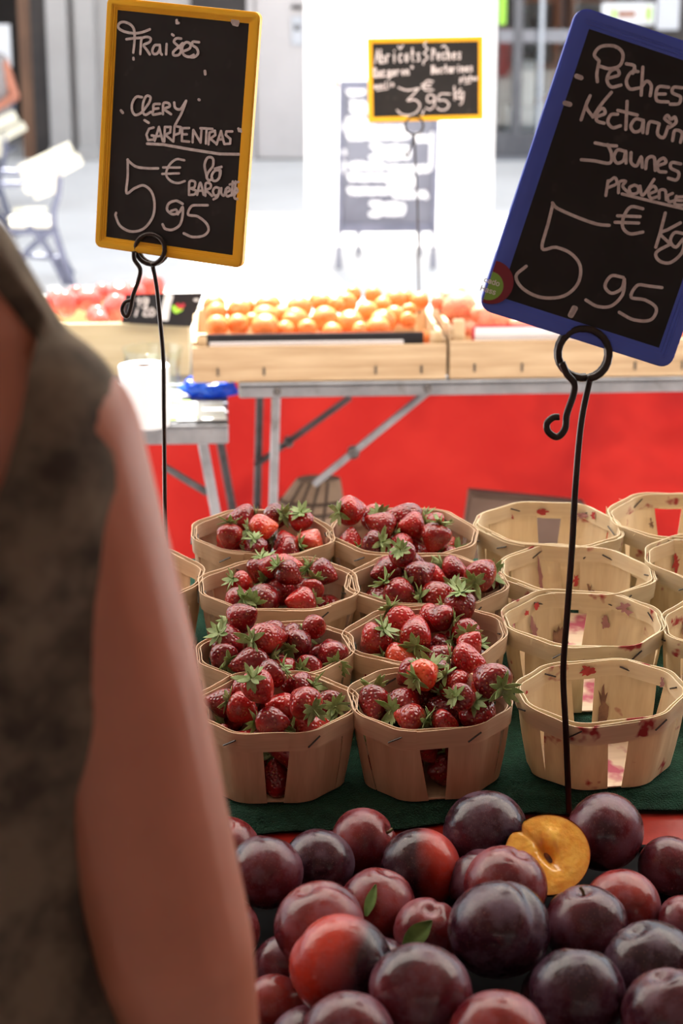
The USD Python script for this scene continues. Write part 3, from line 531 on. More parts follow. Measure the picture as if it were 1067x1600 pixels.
for bi, (lab, M, k, ft) in enumerate(BASK):
    rng = np.random.default_rng(100 + bi); p, r = pack(COUNT[bi], k, 50 + bi)
    top = p[:, 2] > BH * .52
    rows = {}
    for i in range(len(p)):
        band = ('lower layer' if not top[i] else 'back row' if p[i, 1] > .017 else 'front row' if p[i, 1] < -.017 else 'middle row'); rows.setdefault(band, []).append(i)
    for band, ids in rows.items():
        ids.sort(key=lambda i: p[i, 0])
        for q, i in enumerate(ids):
            kind = int(rng.choice(8, p=[.17, .16, .17, .12, .05, .13, .10, .10])); d = unit(rng.normal(size=3) * (1, 1, .75) + (0, -.25, .25 if top[i] else 0))
            wn = np.append(p[i, :2] / A(RA, RB) ** 2, 0); wn /= np.linalg.norm(wn) + 1e-9; near = np.hypot(*(p[i, :2] / A(RA, RB))) > .5
            if near and p[i, 2] < BH + .01: d = unit(d - wn * np.dot(d, wn) * (.9 if np.dot(d, wn) > 0 else .6))
            x = unit(np.cross(d, rng.normal(size=3))); Mb = M @ frame(p[i], x, np.cross(d, x), d) @ np.diag([r[i] / .0189] * 3 + [1])
            Z = f'{KINDS[kind][2]} strawberry, {ORD[q]} from left in the {band} of the {SHORT[bi]}'
            strawberry(kind, Mb, Z, 'strawberries in the ' + SHORT[bi])

# ---------------------------------------------------------------- plums
def plum_mesh(seed, cleft=.07, cavity=.16):
    m = trimesh.creation.icosphere(4, 1.0); v = np.array(m.vertices); th = np.arctan2(v[:, 1], v[:, 0]); s = np.hypot(v[:, 0], v[:, 1])
    R = 1 - cleft * np.exp(-(th / .20) ** 2) * s ** .7 * np.clip(v[:, 2] * .6 + .75, 0, 1) - cavity * np.exp(-(s / .22) ** 2) * (v[:, 2] > 0) - .03 * np.exp(-(s / .2) ** 2) * (v[:, 2] < 0)
    R += .05 * (meshkit.fbm(v * 1.3 + seed * 3.1, 2) - .5); m.vertices = v * R[:, None] * (1, 1, .95); return m
def leaf_mesh(L, W, bend):
    return slab(np.array([[(q * L, s * W * math.sin(math.pi * min(q * .9 + .08, 1)) , bend * L * q * q + abs(s) * W * .25) for s in (-1, -.5, 0, .5, 1)] for q in np.linspace(0, 1, 12)]), .0004)
# centre x, y, width px, material, direction of the stem end (right, up, towards viewer), spin, label
PLUMS = [(415, 1363, 118, 'plum_purple', (.2, .9, -.3), 0, 'glossy purple plum with a frosty top touching the bare arm'), (498, 1352, 112, 'plum_dark', (.3, .4, -.9), 0, 'dull dark plum behind the cleft red one, right of the frosty plum'),
         (568, 1315, 104, 'plum_red', (.75, .35, .35), 200, 'dull red plum with its stem stub turned to the right, on the red cover'), (657, 1356, 124, 'plum_mixed', (.1, .5, -.8), 40, 'dark plum with a red right flank'),
         (758, 1300, 130, 'plum_dark', (-.2, .5, -.8), 0, 'almost black plum behind the others, left of the halved one'), (945, 1300, 122, 'plum_purple', (-.5, .2, -.4), 90, 'purple plum with a brown patch right behind the halved one'),
         (1045, 1354, 94, 'plum_purple', (.3, .1, -.9), 0, 'dark red plum at the frame edge beside the black tray rim'), (591, 1414, 118, 'plum_red', (.25, .93, .1), 235, 'red-purple plum with a small green leaf in front'),
         (500, 1446, 142, 'plum_red', (-.3, .8, .2), 260, 'red plum with pale bloom stripes on its top'), (790, 1385, 128, 'plum_red', (.35, .85, .2), 250, 'pinkish dusty plum below the halved one'),
         (780, 1452, 158, 'plum_dark', (-.1, .80, -.35), 268, 'big dark plum with a doubled top, highest of the pile'), (916, 1447, 130, 'plum_purple', (-.1, .93, .25), 20, 'purple plum with its stem hollow facing up'),
         (972, 1418, 118, 'plum_red', (.4, .3, -.8), 0, 'smooth red-purple plum right of the one with the stem hollow'), (667, 1455, 104, 'plum_red', (.1, .75, .55), 270, 'pinkish cleft plum with a green leaf lying on it'),
         (533, 1510, 160, 'plum_mixed', (.1, .5, -.8), 150, 'large plum half bright red and half dark'), (656, 1552, 160, 'plum_purple', (.2, .7, -.5), 30, 'large purple plum right of the half red one'),
         (902, 1552, 148, 'plum_dark', (.1, .85, -.2), 30, 'dark plum with a bluish bloom streak on its shoulder'), (1016, 1512, 148, 'plum_dark', (-.3, .8, .2), 10, 'greyish dark plum at the frame edge'),
         (1046, 1586, 150, 'plum_purple', (-.2, .85, .2), 300, 'reddish purple plum in the bottom corner'), (778, 1625, 156, 'plum_red', (.2, .6, -.6), 0, 'shiny red plum cut by the bottom edge'),
         (428, 1572, 100, 'plum_red', (.1, .5, -.8), 0, 'pinkish red plum low beside the bare arm'), (1068, 1440, 82, 'plum_red', (.1, .6, .4), 0, 'small pinkish plum at the frame edge above the greyish one'),
         (447, 1508, 100, 'plum_purple', (0, .6, -.6), 0, 'shaded plum in the gap left of the half red one'), (352, 1330, 110, 'plum_red', (0, .8, .4), 0, 'red plum mostly hidden behind the arm beside the frosty one'),
         (345, 1455, 120, 'plum_red', (0, .8, .3), 0, 'pink plum showing as a sliver along the arm'), (706, 1610, 130, 'plum_dark', (.4, .2, -.8), 0, 'dark plum under the large purple one'), (855, 1335, 128, 'HALF', (0, 0, 0), 0, 'halved plum showing orange flesh and stone hollow'),
         (545, 1625, 150, 'plum_purple', (.4, .3, -.7), 0, 'dark plum below the half red one at the bottom edge')]
PD = .074
pos = []; rays = []; rad = []
for px, py, w, *_ in PLUMS:
    d0 = depth_of(on_plane(px, py, O + N * .018, N)); dz = F * PD / w
    rays.append(ray(px, py)); pos.append(.45 * d0 + .55 * np.clip(dz, d0 - .16, d0 + .02)); rad.append(w / F / 2)
rays = np.array(rays); pos = np.array(pos); rad = np.array(rad)
for it in range(300):                                       # slide along the lines of sight until they only touch
    P = EYE + rays * pos[:, None]; R = rad * pos; d = P[:, None] - P[None]; L = np.linalg.norm(d, axis=2) + np.eye(len(P)) * 9
    ov = np.clip((R[:, None] + R[None]) * .985 - L, 0, None); push = (ov * (d @ FWD) / L).sum(1); low = (P - O + N * LIFT) @ N - R - .008
    pos += .18 * push - .0; pos -= np.where(low < 0, -low * .5, 0) / 1.0 * .9
    side = np.sign((d @ FWD)) * (ov > 0); pos += .0008 * side.sum(1)
P = EYE + rays * pos[:, None]; R = rad * pos
def put_plum(i):
    px, py, w, m, st, spin, lab = PLUMS[i]; z = unit(A(1, 0, 0) * st[0] + UPV * st[1] - FWD * st[2]); x = unit(np.cross(z, A(.31, .2, .9))); y = np.cross(z, x)
    red = {3: A(1, 0, 0) - FWD * .15, 14: A(-1, 0, 0) * .8 + UPV * .3 - FWD * .35}.get(i)
    if red is not None: spin = 0; x = unit(red - np.dot(red, z) * z); y = np.cross(z, x)
    c, s = math.cos(math.radians(spin)), math.sin(math.radians(spin)); Mx = frame(P[i], x * c + y * s, -x * s + y * c, z); r = R[i]
    t = thing('plum', lab, 'plum', Mx, 'plums heaped in the black tray'); cl = .10 if spin in (235, 260, 250, 268, 270, 200) else .05
    part(t, 'skin', moved(plum_mesh(i, cl), np.diag([r * 1.02, r * 1.02, r * 1.02, 1])), m, True)
    if i in (2, 11, 5): part(t, 'stalk', tube([(0, 0, r * .80), (.001, 0, r * .92), (.003, .001, r * 1.02)], .0016, 8), 'plum_stalk', True)
for i in range(len(PLUMS)):
    if PLUMS[i][3] != 'HALF': put_plum(i)
# plums of the lower layer that carry the raised ones
tray_h = lambda p: float(np.dot(p - O + N * LIFT, N)) - .007
allP, allR = list(P), list(R); n_low = 0
for i in np.argsort([-np.dot(p, V) for p in P]):
    gap = tray_h(P[i]) - R[i]
    if gap < .018 or PLUMS[i][3] == 'HALF': continue
    r = .034; dh = tray_h(P[i]) - r; reach = math.sqrt(max((R[i] + r) ** 2 - dh ** 2, 0)); base = P[i] - N * dh; best = None
    if any(np.linalg.norm(allP[k] - P[i]) < allR[k] + R[i] + .004 and tray_h(allP[k]) < tray_h(P[i]) - .01 for k in range(len(allP)) if k != i) and gap < .03: continue
    for a in np.arange(24) / 24 * 2 * np.pi:
        c = base + (U * math.cos(a) + V * math.sin(a)) * reach; bad = max([0] + [allR[k] + r - np.linalg.norm(allP[k] - c) for k in range(len(allP)) if k != i])
        if best is None or bad < best[0]: best = (bad, c)
    if best[0] < .012:
        c = best[1]; Mx = frame(c, *np.linalg.qr(np.random.default_rng(int(i)).normal(size=(3, 3)))[0].T); Mx[:3, 2] = np.cross(Mx[:3, 0], Mx[:3, 1]); allP.append(c); allR.append(r); n_low += 1
        t = thing('plum', 'shaded plum of the lower layer below the ' + ' '.join(PLUMS[i][6].split()[:7]).rstrip(','), 'plum', Mx, 'plums heaped in the black tray'); part(t, 'skin', moved(plum_mesh(60 + int(i)), np.diag([r, r, r, 1])), 'plum_purple', True)
# leaves lying on two plums
def lay_leaf(i, px, py, ang, L, W, label):
    c = EYE + ray(px, py) * (pos[i] - R[i] * .93); n = unit(c - P[i]); x = A(1, 0, 0) * math.cos(ang) + UPV * math.sin(ang); x = unit(x - np.dot(x, n) * n)
    solo('leaf', moved(leaf_mesh(L, W, -.12), frame(c + n * .0025 - x * L * .5, x, np.cross(n, x), n)), 'leaf', label, 'leaf', True)
lay_leaf(7, 580, 1407, 1.35, .030, .005, 'narrow curled green leaf between the two cleft red plums'); lay_leaf(13, 654, 1459, .75, .034, .009, 'green leaf lying on the pinkish cleft plum')
# the halved plum: a cut disc with a stone hollow and a groove, skin behind
i = next(k for k, q in enumerate(PLUMS) if q[3] == 'HALF'); r = R[i] * 1.03; nrm = unit(-FWD * .85 + UPV * .48 - A(1, 0, 0) * .05); x = unit(np.cross(UPV, nrm)); Mh = frame(P[i] , x, np.cross(nrm, x), nrm)
t = thing('halved_plum', PLUMS[i][6], 'plum half', Mh)
def edge(a): return r * (1 - .15 * math.exp(-((a - 2.38) / .12) ** 2) + .02 * math.sin(2 * a + .5))
gv = []; 
for q in np.linspace(0, 1, 26):
    for a in np.arange(64) / 64 * 2 * np.pi:
        X_, Y_ = q * edge(a) * math.cos(a), q * edge(a) * math.sin(a); u, v = X_ / r, Y_ / r
        l = math.hypot((u + .02) * .8 + v * .5 * 1, (v - .02) * .5 - u * .2); hollow = .26 * math.exp(-(((u - .03 + .45 * v) / .17) ** 2 + ((v - .0) / .30) ** 2)) + .10 * math.exp(-(((u - .04 + .5 * v) / .07) ** 2 + (v / .16) ** 2))
        groove = .05 * math.exp(-(((u + v) / 1.414 - .0) / .05) ** 2) * (1 / (1 + math.exp((u + .05) * 16)))
        bulge = .09 * math.exp(-((u - .16) / .16) ** 2 - ((v - .42) / .32) ** 2) + .05 * (meshkit.fbm(A(u * 7, v * 7, 3.), 3) - .5)
        gv.append((X_, Y_, r * (.03 * (1 - q ** 8) - hollow - groove + bulge * (1 - q ** 4))))
gv = np.array(gv).reshape(26, 64, 3); f = []
for k in range(25):
    for j in range(64): a, b, c, d = k * 64 + j, k * 64 + (j + 1) % 64, (k + 1) * 64 + (j + 1) % 64, (k + 1) * 64 + j; f += [[a, d, c], [a, c, b]]
flesh = T(gv.reshape(-1, 3), f, process=False); part(t, 'cut_flesh', flesh, 'plum_flesh', True)
sv = np.array([[(edge(a) * math.cos(a) * math.cos(b) * 1.012, edge(a) * math.sin(a) * math.cos(b) * 1.012, -r * math.sin(b) * .9) for a in np.arange(64) / 64 * 2 * np.pi] for b in np.linspace(-.03, np.pi / 2, 16)])
f = []
for k in range(15):
    for j in range(64): a, b, c, d = k * 64 + j, k * 64 + (j + 1) % 64, (k + 1) * 64 + (j + 1) % 64, (k + 1) * 64 + j; f += [[a, d, c], [a, c, b]]
part(t, 'skin', T(sv.reshape(-1, 3), f, process=False), 'plum_mixed', True)
q = [(.10, -.10), (.14, .02), (.08, .12), (-.02, .14)]
sm = ball(3); sm.vertices = sm.vertices * (.15 * r, .27 * r, .05 * r) * (1 + .5 * (meshkit.noise(sm.vertices * 3) - .5))[:, None]; part(t, 'stone_hollow', moved(sm, tr(.035 * r, -.02 * r, -.272 * r) @ rot((0, 0, 1), 26)), 'plum_hollow_brown', True)  # dark brown patch that darkens the middle of the hollow

# ---------------------------------------------------------------- price signs on wire holders
# yellow strawberry sign, turned a little; its right side is nearer
n_y = unit(A(-math.sin(math.radians(20)), -math.cos(math.radians(20)), .03)); p_y = at(264, 200, 2.18)
t, M, Mi, fr, wh = sign('price_sign', 'upright chalk sign in a yellow frame reading Fraises, above the bare shoulder', [(171, -4), (410, 19), (378, 419), (149, 384)], p_y, n_y, 'yellow_frame', .0135)
c = conv_on(C1, p_y, n_y)
W1 = .0030
chalk(t, 'chalk', S('''375,163 330,180 280,185 230,175 200,155 205,130 230,122 265,135 285,160 290,200 288,250 283,292
283,322 284,330
245,218 290,212 330,210
322,300 325,260 330,215 360,205 380,215 372,235 340,250 356,275 374,302
428,250 402,252 388,280 397,300 417,296 430,272 430,250 433,290 441,303
468,245 466,275 465,302
498,191 506,197
548,215 522,213 508,232 528,252 548,278 536,304 508,307 505,288 530,265 556,240
560,285 595,270 600,245 575,235 555,262 560,300 590,317 618,305
648,235 615,232 610,250 635,268 642,298 618,318 582,314'''), c, Mi, W1, front=fr, name='lettering')
chalk(t, 'chalk', S('''330,540 300,538 278,570 275,610 292,638 322,630 350,600 372,568 378,540 356,533 338,570 335,618 350,638 380,622
430,577 397,580 394,608 392,636 434,630
394,605 422,602
447,634 450,575 478,573 484,592 455,606 492,634
510,570 516,600 545,606 576,560
576,560 550,630 516,692
345,668 368,682'''), c, Mi, W1, front=fr, name='lettering')
chalk(t, 'chalk', S('''395,708 370,715 355,748 365,778 396,776 400,755 384,752
402,782 425,705 446,784
408,758 440,754
455,786 458,705 490,705 488,735 460,748 502,784
506,786 512,700 546,706 540,740 510,750
592,711 555,712 552,783 592,787
554,746 580,746
612,790 616,722 656,792 662,718
655,712 722,716
690,716 686,797
700,802 706,736 736,726 738,750 710,770 742,797
745,802 770,728 787,797
752,776 782,773
832,730 800,730 796,750 822,772 820,798 788,800
866,714 870,728
878,718 881,731'''), c, Mi, W1 * .95, front=fr, smooth=False, name='lettering')
chalk(t, 'chalk', S('360,798 450,803 600,830 760,855 868,857\n218,619 219,621\n214,614 224,626\n680,395 682,412\n646,553 649,555\n524,113 524,128 534,128\n832,115 866,120\n832,124 864,130\n838,134 860,140'), c, Mi, W1 * 1.1, front=fr, smooth=False, name='chalk_mark', each=True)
chalk(t, 'chalk', S('''252,886 252,980 245,1072 290,1045 340,1030 385,1068 401,1140 388,1210 340,1270 270,1286 210,1255 185,1200 187,1183
250,888 296,925 360,935 420,935'''), c, Mi, W1, front=fr, name='numeral')
chalk(t, 'chalk', S('''566,890 520,885 480,920 465,970 490,1005 530,1017 568,1006
448,930 542,931
443,966 536,963'''), c, Mi, W1 * .9, front=fr, name='numeral')
chalk(t, 'chalk', S('''692,985 678,920 695,876 724,880 725,922 700,955 690,985 705,1003 722,990
766,945 735,948 718,975 724,1002 748,1002 766,972 766,945 760,990
735,937 772,927'''), c, Mi, W1, front=fr, name='lettering')
chalk(t, 'chalk', S('''592,1082 595,1010 625,1010 622,1040 600,1046 632,1060 620,1080 592,1082
637,1082 655,1015 673,1082
642,1060 670,1058
683,1087 685,1020 712,1022 710,1045 688,1056 720,1088
762,1046 740,1040 725,1060 735,1086 756,1078 762,1046 752,1090 728,1107
772,1045 772,1075 787,1086 797,1050
797,1070 819,1056 808,1040 795,1062 803,1090 824,1084
835,1008 829,1086
850,1008 845,1086
818,1025 867,1010
842,1082 862,1062 855,1045 842,1065 845,1100 863,1106'''), c, Mi, W1 * .95, front=fr, name='lettering')
chalk(t, 'chalk', S('''556,1132 520,1115 480,1130 470,1165 500,1190 536,1180 556,1150 556,1200 540,1250 500,1276 460,1271 445,1246
492,1172 520,1165 530,1190
695,1140 640,1140 604,1146 587,1192 640,1202 688,1240 700,1280 670,1310 610,1316 563,1296'''), c, Mi, W1, front=fr, name='numeral')

# blue peach sign, leaning over, runs out of the picture on the right
n_b = unit(A(.03, -1, .10)); p_b = at(905, 300, 1.74)
t, Mb_, Mi, frb, wh = sign('price_sign', 'leaning chalk sign in a blue frame reading Peches Nectarines', [(903, 13), (1212, 109), (1041, 579), (746, 478)], p_b, n_b, 'blue_frame', .0165, .010, .012)
c = conv_on(C3, p_b, n_b); W2 = .0030
chalk(t, 'chalk', S('''440,292 438,262 446,218
446,218 429,195 452,167 500,165 530,190 522,232 484,246 446,236
478,280 516,268 510,247 486,255 474,286 490,311 524,304
543,228 572,236 566,262 574,248
585,256 560,258 543,290 556,318 590,314
602,240 596,340
596,312 616,290 632,306 628,342
694,312 656,312 651,358 692,364
653,336 682,336
742,314 712,312 708,332 736,346 730,370 700,372'''), c, Mi, W2, front=frb)
chalk(t, 'chalk', S('''382,428 396,385 414,342
414,342 400,380 424,418
424,418 452,375 490,330
440,416 467,405 460,387 441,400 437,430 464,440
512,408 488,410 477,435 494,456 522,449
546,362 541,462
513,394 582,411
602,430 576,425 559,450 572,471 596,462 604,430 602,473
617,476 626,436 656,440
660,442 654,478 676,491 692,452
700,440 680,424 690,412 702,426 716,418 720,438 696,456
708,502 716,466 742,474 736,508
756,492 780,482 772,468 756,480 756,506 778,512
812,490 790,486 788,504 806,516 800,534 780,530'''), c, Mi, W2, front=frb)
chalk(t, 'chalk', S('''432,510 470,518 508,521
476,516 490,548 484,582 430,574 383,570
537,540 512,535 499,560 510,582 533,572 541,540 542,582
560,545 560,580 580,592 596,560 600,597
612,602 618,566 642,562 646,608
655,592 684,580 675,564 655,580 658,610 684,614
737,585 705,580 702,600 730,616 722,642 693,636'''), c, Mi, W2, front=frb)
chalk(t, 'chalk', S('''470,698 478,645
478,650 502,634 509,655 480,669
515,688 518,650 541,647 530,665 553,690
572,660 554,670 560,691 583,688 586,668 572,660
592,664 602,697 642,640
624,692 650,680 640,664 622,682 630,707 653,702
660,708 662,680 682,680 685,713
708,690 690,700 695,720 714,716
722,700 716,728 748,732
720,703 748,702
720,714 742,716
528,692 620,715 747,745 815,768'''), c, Mi, W2 * .92, front=frb)
chalk(t, 'chalk', S('''282,726 264,800 243,886 292,882 346,905 379,950 370,1012 320,1056 240,1061 175,1030 150,985 186,950
280,724 300,745 380,780 440,800 482,804'''), c, Mi, W2, front=frb, name='numeral')
chalk(t, 'chalk', S('''602,745 560,738 535,770 530,810 556,834 602,828
512,770 592,773
503,793 587,796
682,760 664,830 648,882
736,795 690,820 664,834 702,872
748,834 715,830 700,860 720,882 748,852 742,900 700,937 660,930 650,900 702,870'''), c, Mi, W2, front=frb, name='numeral')
chalk(t, 'chalk', S('''532,990 490,984 467,1020 490,1046 526,1030 536,996 530,1050 490,1091 440,1093 399,1070
670,1026 620,1020 582,1018 560,1060 610,1070 650,1100 630,1141 570,1141 518,1114'''), c, Mi, W2, front=frb, name='numeral')
chalk(t, 'chalk', S('374,275 375,275\n366,272 382,278\n332,370 333,371\n324,368 342,373\n362,1100 347,1126\n356,1098 343,1124'), c, Mi, W2 * 1.5, front=frb, smooth=False, name='chalk_mark', each=True)
def local(c, Mi, x, y): v = Mi @ np.append(c(x, y), 1); return v[0], v[2]
R2 = frame((0, 0, 0), (1, 0, 0), (0, 0, 1), (0, -1, 0)); sc_ = local(c, Mi, 62, 1006); u1 = local(c, Mi, 22, 1006)
outline = Polygon([(-wh[0]/2, -wh[1]/2), (wh[0]/2, -wh[1]/2), (wh[0]/2, wh[1]/2), (-wh[0]/2, wh[1]/2)]); rs = .0205
s1 = part(t, 'sticker', moved(extrude(Point(sc_).buffer(rs).intersection(outline.buffer(-.0015)), .0007), R2 @ tr(0, 0, .0066)), 'sticker_red', label='round maroon and green fruit sticker')
s2 = local(c, Mi, 52, 1018); part(s1, 'sticker_centre', moved(extrude(Point(s2).buffer(.0135).intersection(outline.buffer(-.0015)), .0005), R2 @ tr(0, 0, .0073)), 'sticker_green')
for txt, dx, dy in (('cado', -.0065, .0022), ('Hass', -.0075, -.0065)):
    part(s1, 'sticker_print', moved(moved(meshkit.text_mesh(txt, .0048, .0003, bold=True), R2 @ tr(s2[0] + dx, s2[1] + dy, .0078)), np.eye(4)), 'sticker_white')

def wire_holder(label, pts, plane_p, plane_n, ring, r_wire, foot, hook, back=.006):
    """spring wire holder: a coil of two turns that grips the sign, a leg down to the stall and a curled tail"""
    n = unit(plane_n); t = thing('sign_holder', label, 'sign holder')
    cx, cy, rr = ring; q = []
    for k in range(49):                                                  # two turns, one in front of and one behind the sign
        a = math.radians(-80 + 720 * k / 48); off = .0085 - .018 * k / 48
        q.append(on_plane(cx + rr * math.cos(a), cy - rr * math.sin(a) * 1.0, plane_p, plane_n) + n * off)
    part(t, 'ring', tube(q, r_wire, 10), 'wire', True)
    leg = [q[-1] if False else on_plane(*pts[0], plane_p, plane_n) + n * .006]
    P0 = leg[0]; F_ = np.asarray(foot)
    legs = [P0]
    for (x, y) in pts[1:]:
        s = np.linalg.norm([x - pts[0][0], y - pts[0][1]]) / np.linalg.norm([pts[-1][0] - pts[0][0], pts[-1][1] - pts[0][1]])
        d = (1 - s) * depth_of(P0) + s * depth_of(F_); legs.append(at(x, y, d))
    part(t, 'leg', tube(spline(legs, 10), r_wire * .92, 10), 'wire', True)
    part(t, 'hook', tube(spline([on_plane(x, y, plane_p, plane_n) + n * .007 for x, y in hook], 8), r_wire * .95, 10), 'wire', True)
foot = on_display(889, 1270, -.004)
wire_holder('black wire sign holder standing between the plums and empty baskets, under the blue sign', [(921, 586), (908, 660), (899, 760), (894, 850), (886, 960), (880, 1050), (884, 1140), (889, 1270)], p_b, n_b, (911, 552, 39), .0036, foot,
            [(876, 565), (884, 583), (895, 597), (894, 615), (884, 645), (881, 668), (869, 681), (855, 673), (853, 660), (862, 651), (872, 650)])
foot = on_display(262, 960, -.004)
wire_holder('black wire sign holder under the yellow strawberry sign, its foot hidden by the arm', [(242, 415), (245, 450), (250, 500), (255, 560), (256, 640), (257, 720), (258, 840), (260, 960)], p_y, n_y, (237, 389, 24), .0029, foot,
            [(213, 392), (214, 405), (223, 420), (220, 438), (212, 460), (208, 480), (203, 493), (197, 490), (195, 481), (200, 471), (209, 468)])

# ---------------------------------------------------------------- the table across the gangway and its crates
YAW = math.radians(3.7); BU = A(math.cos(YAW), math.sin(YAW), 0); BV = A(-math.sin(YAW), math.cos(YAW), 0); BZ = A(0, 0, 1)
B0 = on_y(430, 599, 3.59)
def bt(px, py, v=0.0): return on_plane(px, py, B0 + BV * v, BV)
BM = frame(B0, BU, BV, BZ); BI = np.linalg.inv(BM)
def loc(p): return (BI @ np.append(p, 1))[:3]
u_left = loc(bt(373, 610))[0]
t = thing('trestle_table', 'long aluminium trestle table carrying the fruit crates in front of the red cloth', 'table', BM)
part(t, 'table_top', box(2.6, .96, .012, (u_left + 1.3, .48, -.006), .003), 'aluminium')
part(t, 'front_rail', box(2.6, .022, .030, (u_left + 1.3, .011, -.0145), .003), 'aluminium'); part(t, 'back_rail', box(2.6, .022, .030, (u_left + 1.3, .945, -.0145), .003), 'aluminium')
part(t, 'end_rail', box(.022, .92, .030, (u_left + .011, .48, -.0145), .003), 'dark_steel')
floor_z = -B0[2]
ul = loc(bt(432, 620))[0]; ub = loc(bt(410, 640, .5))[0]
part(t, 'leg', bar((ul, .03, -.03), (ul - .03, .03, floor_z), .018, .022, (0, 1, 0)), 'aluminium'); part(t, 'leg', bar((ub, .56, -.03), (ub - .03, .56, floor_z), .018, .022, (0, 1, 0)), 'dark_steel')
part(t, 'leg', bar((u_left + 2.4, .03, -.03), (u_left + 2.43, .03, floor_z), .018, .022, (0, 1, 0)), 'aluminium'); part(t, 'leg', bar((u_left + 2.4, .56, -.03), (u_left + 2.43, .56, floor_z), .018, .022, (0, 1, 0)), 'dark_steel')
for a, b, v, m in (((668, 612), (490, 757), .035, 'aluminium'), ((548, 620), (398, 728), .53, 'dark_steel')):
    part(t, 'brace', bar(loc(bt(*a, v)), loc(bt(*b, v)), .012, .020, (0, 1, 0)), m)
    d_ = loc(bt(*a, v)) * .35 + loc(bt(*b, v)) * .65; part(t, 'brace_joint', moved(trimesh.creation.cylinder(.012, .02, sections=14), tr(*d_) @ rot((1, 0, 0), 90)), 'bolt', True)
part(t, 'stretcher', bar((ul - .012, .03, -.42), (ub - .012, .56, -.42), .012, .018), 'dark_steel')
for px, py in ((433, 612), (668, 607)):
    p = loc(bt(px, py)); part(t, 'bolt', moved(revolve([(0, .006), (.005, .0055), (.008, .003), (.0085, 0), (0, 0)], 16), tr(p[0], -.0, p[2]) @ rot((1, 0, 0), 90)), 'bolt', True)

def crate(label, o, w, d, h, front_h, wood='crate_wood', liner=None):
    """low wooden fruit crate: o is its front left bottom corner in the table's frame"""
    t = thing('fruit_crate', label, 'crate', BM @ tr(*o)); pt = .022
    part(t, 'front_board', box(w, .009, front_h, (w / 2, .0045, front_h / 2), .0015), wood); part(t, 'back_board', box(w, .009, front_h, (w / 2, d - .0045, front_h / 2), .0015), wood)
    for x in (.0045, w - .0045): part(t, 'side_board', box(.009, d - .02, h * .86, (x, d / 2, h * .43), .0015), wood)
    for x in (.009 + pt / 2, w - .009 - pt / 2):
        for y in (.010 + pt / 2, d - .010 - pt / 2): part(t, 'corner_post', box(pt, pt, h, (x, y, h / 2), .002), 'crate_post' if wood == 'crate_wood' else wood)
    for k in range(4): part(t, 'floor_slat', box(w - .02, d / 5, .005, (w / 2, d * (k + .5) / 4, .004), .001), wood)
    for x in (.05, w * .28, w * .72, w - .05): part(t, 'nail', box(.004, .003, .016, (x, -.001, front_h * .3), .0005), 'staple')
    return t
a0, a1 = loc(bt(301, 596, .005)), loc(bt(697, 592, .005)); zc = .002
wA = a1[0] - a0[0]; hA = loc(bt(310, 527, .005))[2]; fA = loc(bt(400, 543, .005))[2]
cA = crate('wooden crate heaped with apricots at the middle of the trestle table', (a0[0], .005, zc), wA, .33, hA, fA)
q0, q1 = loc(bt(330, 533, .02)), loc(bt(655, 527, .02))
part(cA, 'tray_liner', box(wA - .06, .004, .026, (wA * .47, .0125, fA + .010), .001), 'liner_black', label='black edge of the cardboard tray'); part(cA, 'liner_edge', box(wA - .12, .003, .010, (wA * .45, .0098, fA + .003), .0008), 'card_white')
b0 = loc(bt(702, 590, .005)); hB = loc(bt(711, 504, .005))[2]; fB = loc(bt(800, 534, .005))[2]
cB = crate('wooden crate of peaches and nectarines half hidden by the blue sign', (b0[0], .005, zc), .52, .33, hB, fB)
part(cB, 'liner_edge', box(.30, .003, .030, (.20, .0125, fB + .011), .0008), 'card_white'); part(cB, 'liner_trim', box(.006, .005, .030, (.048, .0125, fB + .011), .0008), 'card_red'); part(cB, 'liner_trim', box(.30, .004, .004, (.20, .0125, fB + .028), .0008), 'card_red')

FRUIT_N = [0]
def fruit_mesh(seed, cleft, lobes=0, flat=1.0):
    m = trimesh.creation.icosphere(3, 1.0); v = np.array(m.vertices); th = np.arctan2(v[:, 1], v[:, 0]); s = np.hypot(v[:, 0], v[:, 1])
    R = 1 - cleft * np.exp(-(th / .22) ** 2) * s - .16 * np.exp(-(s / .2) ** 2) * (v[:, 2] > 0) + (.035 * np.cos(th * lobes) * s if lobes else 0) + .05 * (meshkit.fbm(v * 1.2 + seed * 2.7, 2) - .5)
    m.vertices = v * R[:, None] * (1, 1, flat); return m
def heap(name, items, depth_fn, kinds, labels, group, catg, fl, r_fix=None):
    rays = np.array([ray(x, y) for x, y, w in items]); rad = np.array([w / F / 2 for *_, w in items]); pos = np.array([depth_fn(x, y) for x, y, w in items])
    for it in range(200):
        P = EYE + rays * pos[:, None]; R = rad * pos; d = P[:, None] - P[None]; L = np.linalg.norm(d, axis=2) + np.eye(len(P)) * 9
        ov = np.clip((R[:, None] + R[None]) * .95 - L, 0, None); side = np.sign(d @ FWD) * (ov > 0); pos += .15 * (ov * (d @ FWD) / L).sum(1) + .0009 * side.sum(1)
    P = EYE + rays * pos[:, None]; R = rad * pos; rg = np.random.default_rng(len(items))
    for i in range(len(P)):
        z = unit(rg.normal(size=3) + (0, -.3, .4)); x = unit(np.cross(z, rg.normal(size=3))); M = frame(P[i], x, np.cross(z, x), z) @ np.diag([R[i]] * 3 + [1]); k = int(rg.integers(0, len(kinds)))
        key = (name, k)
        if key in first: copy_of(first[key], name, M, labels[i], group, catg)
        else:
            t = thing(name, labels[i], catg, M, group); first[key] = t; part(t, 'skin', kinds[k][0], kinds[k][1], True); part(t, 'stem_end', moved(revolve([(0, .03), (.05, .025), (.07, 0), (0, 0)], 10), tr(0, 0, .80 * fl)), 'plum_stalk' if name != 'tomato' else 'stalk', True)
    return P, R
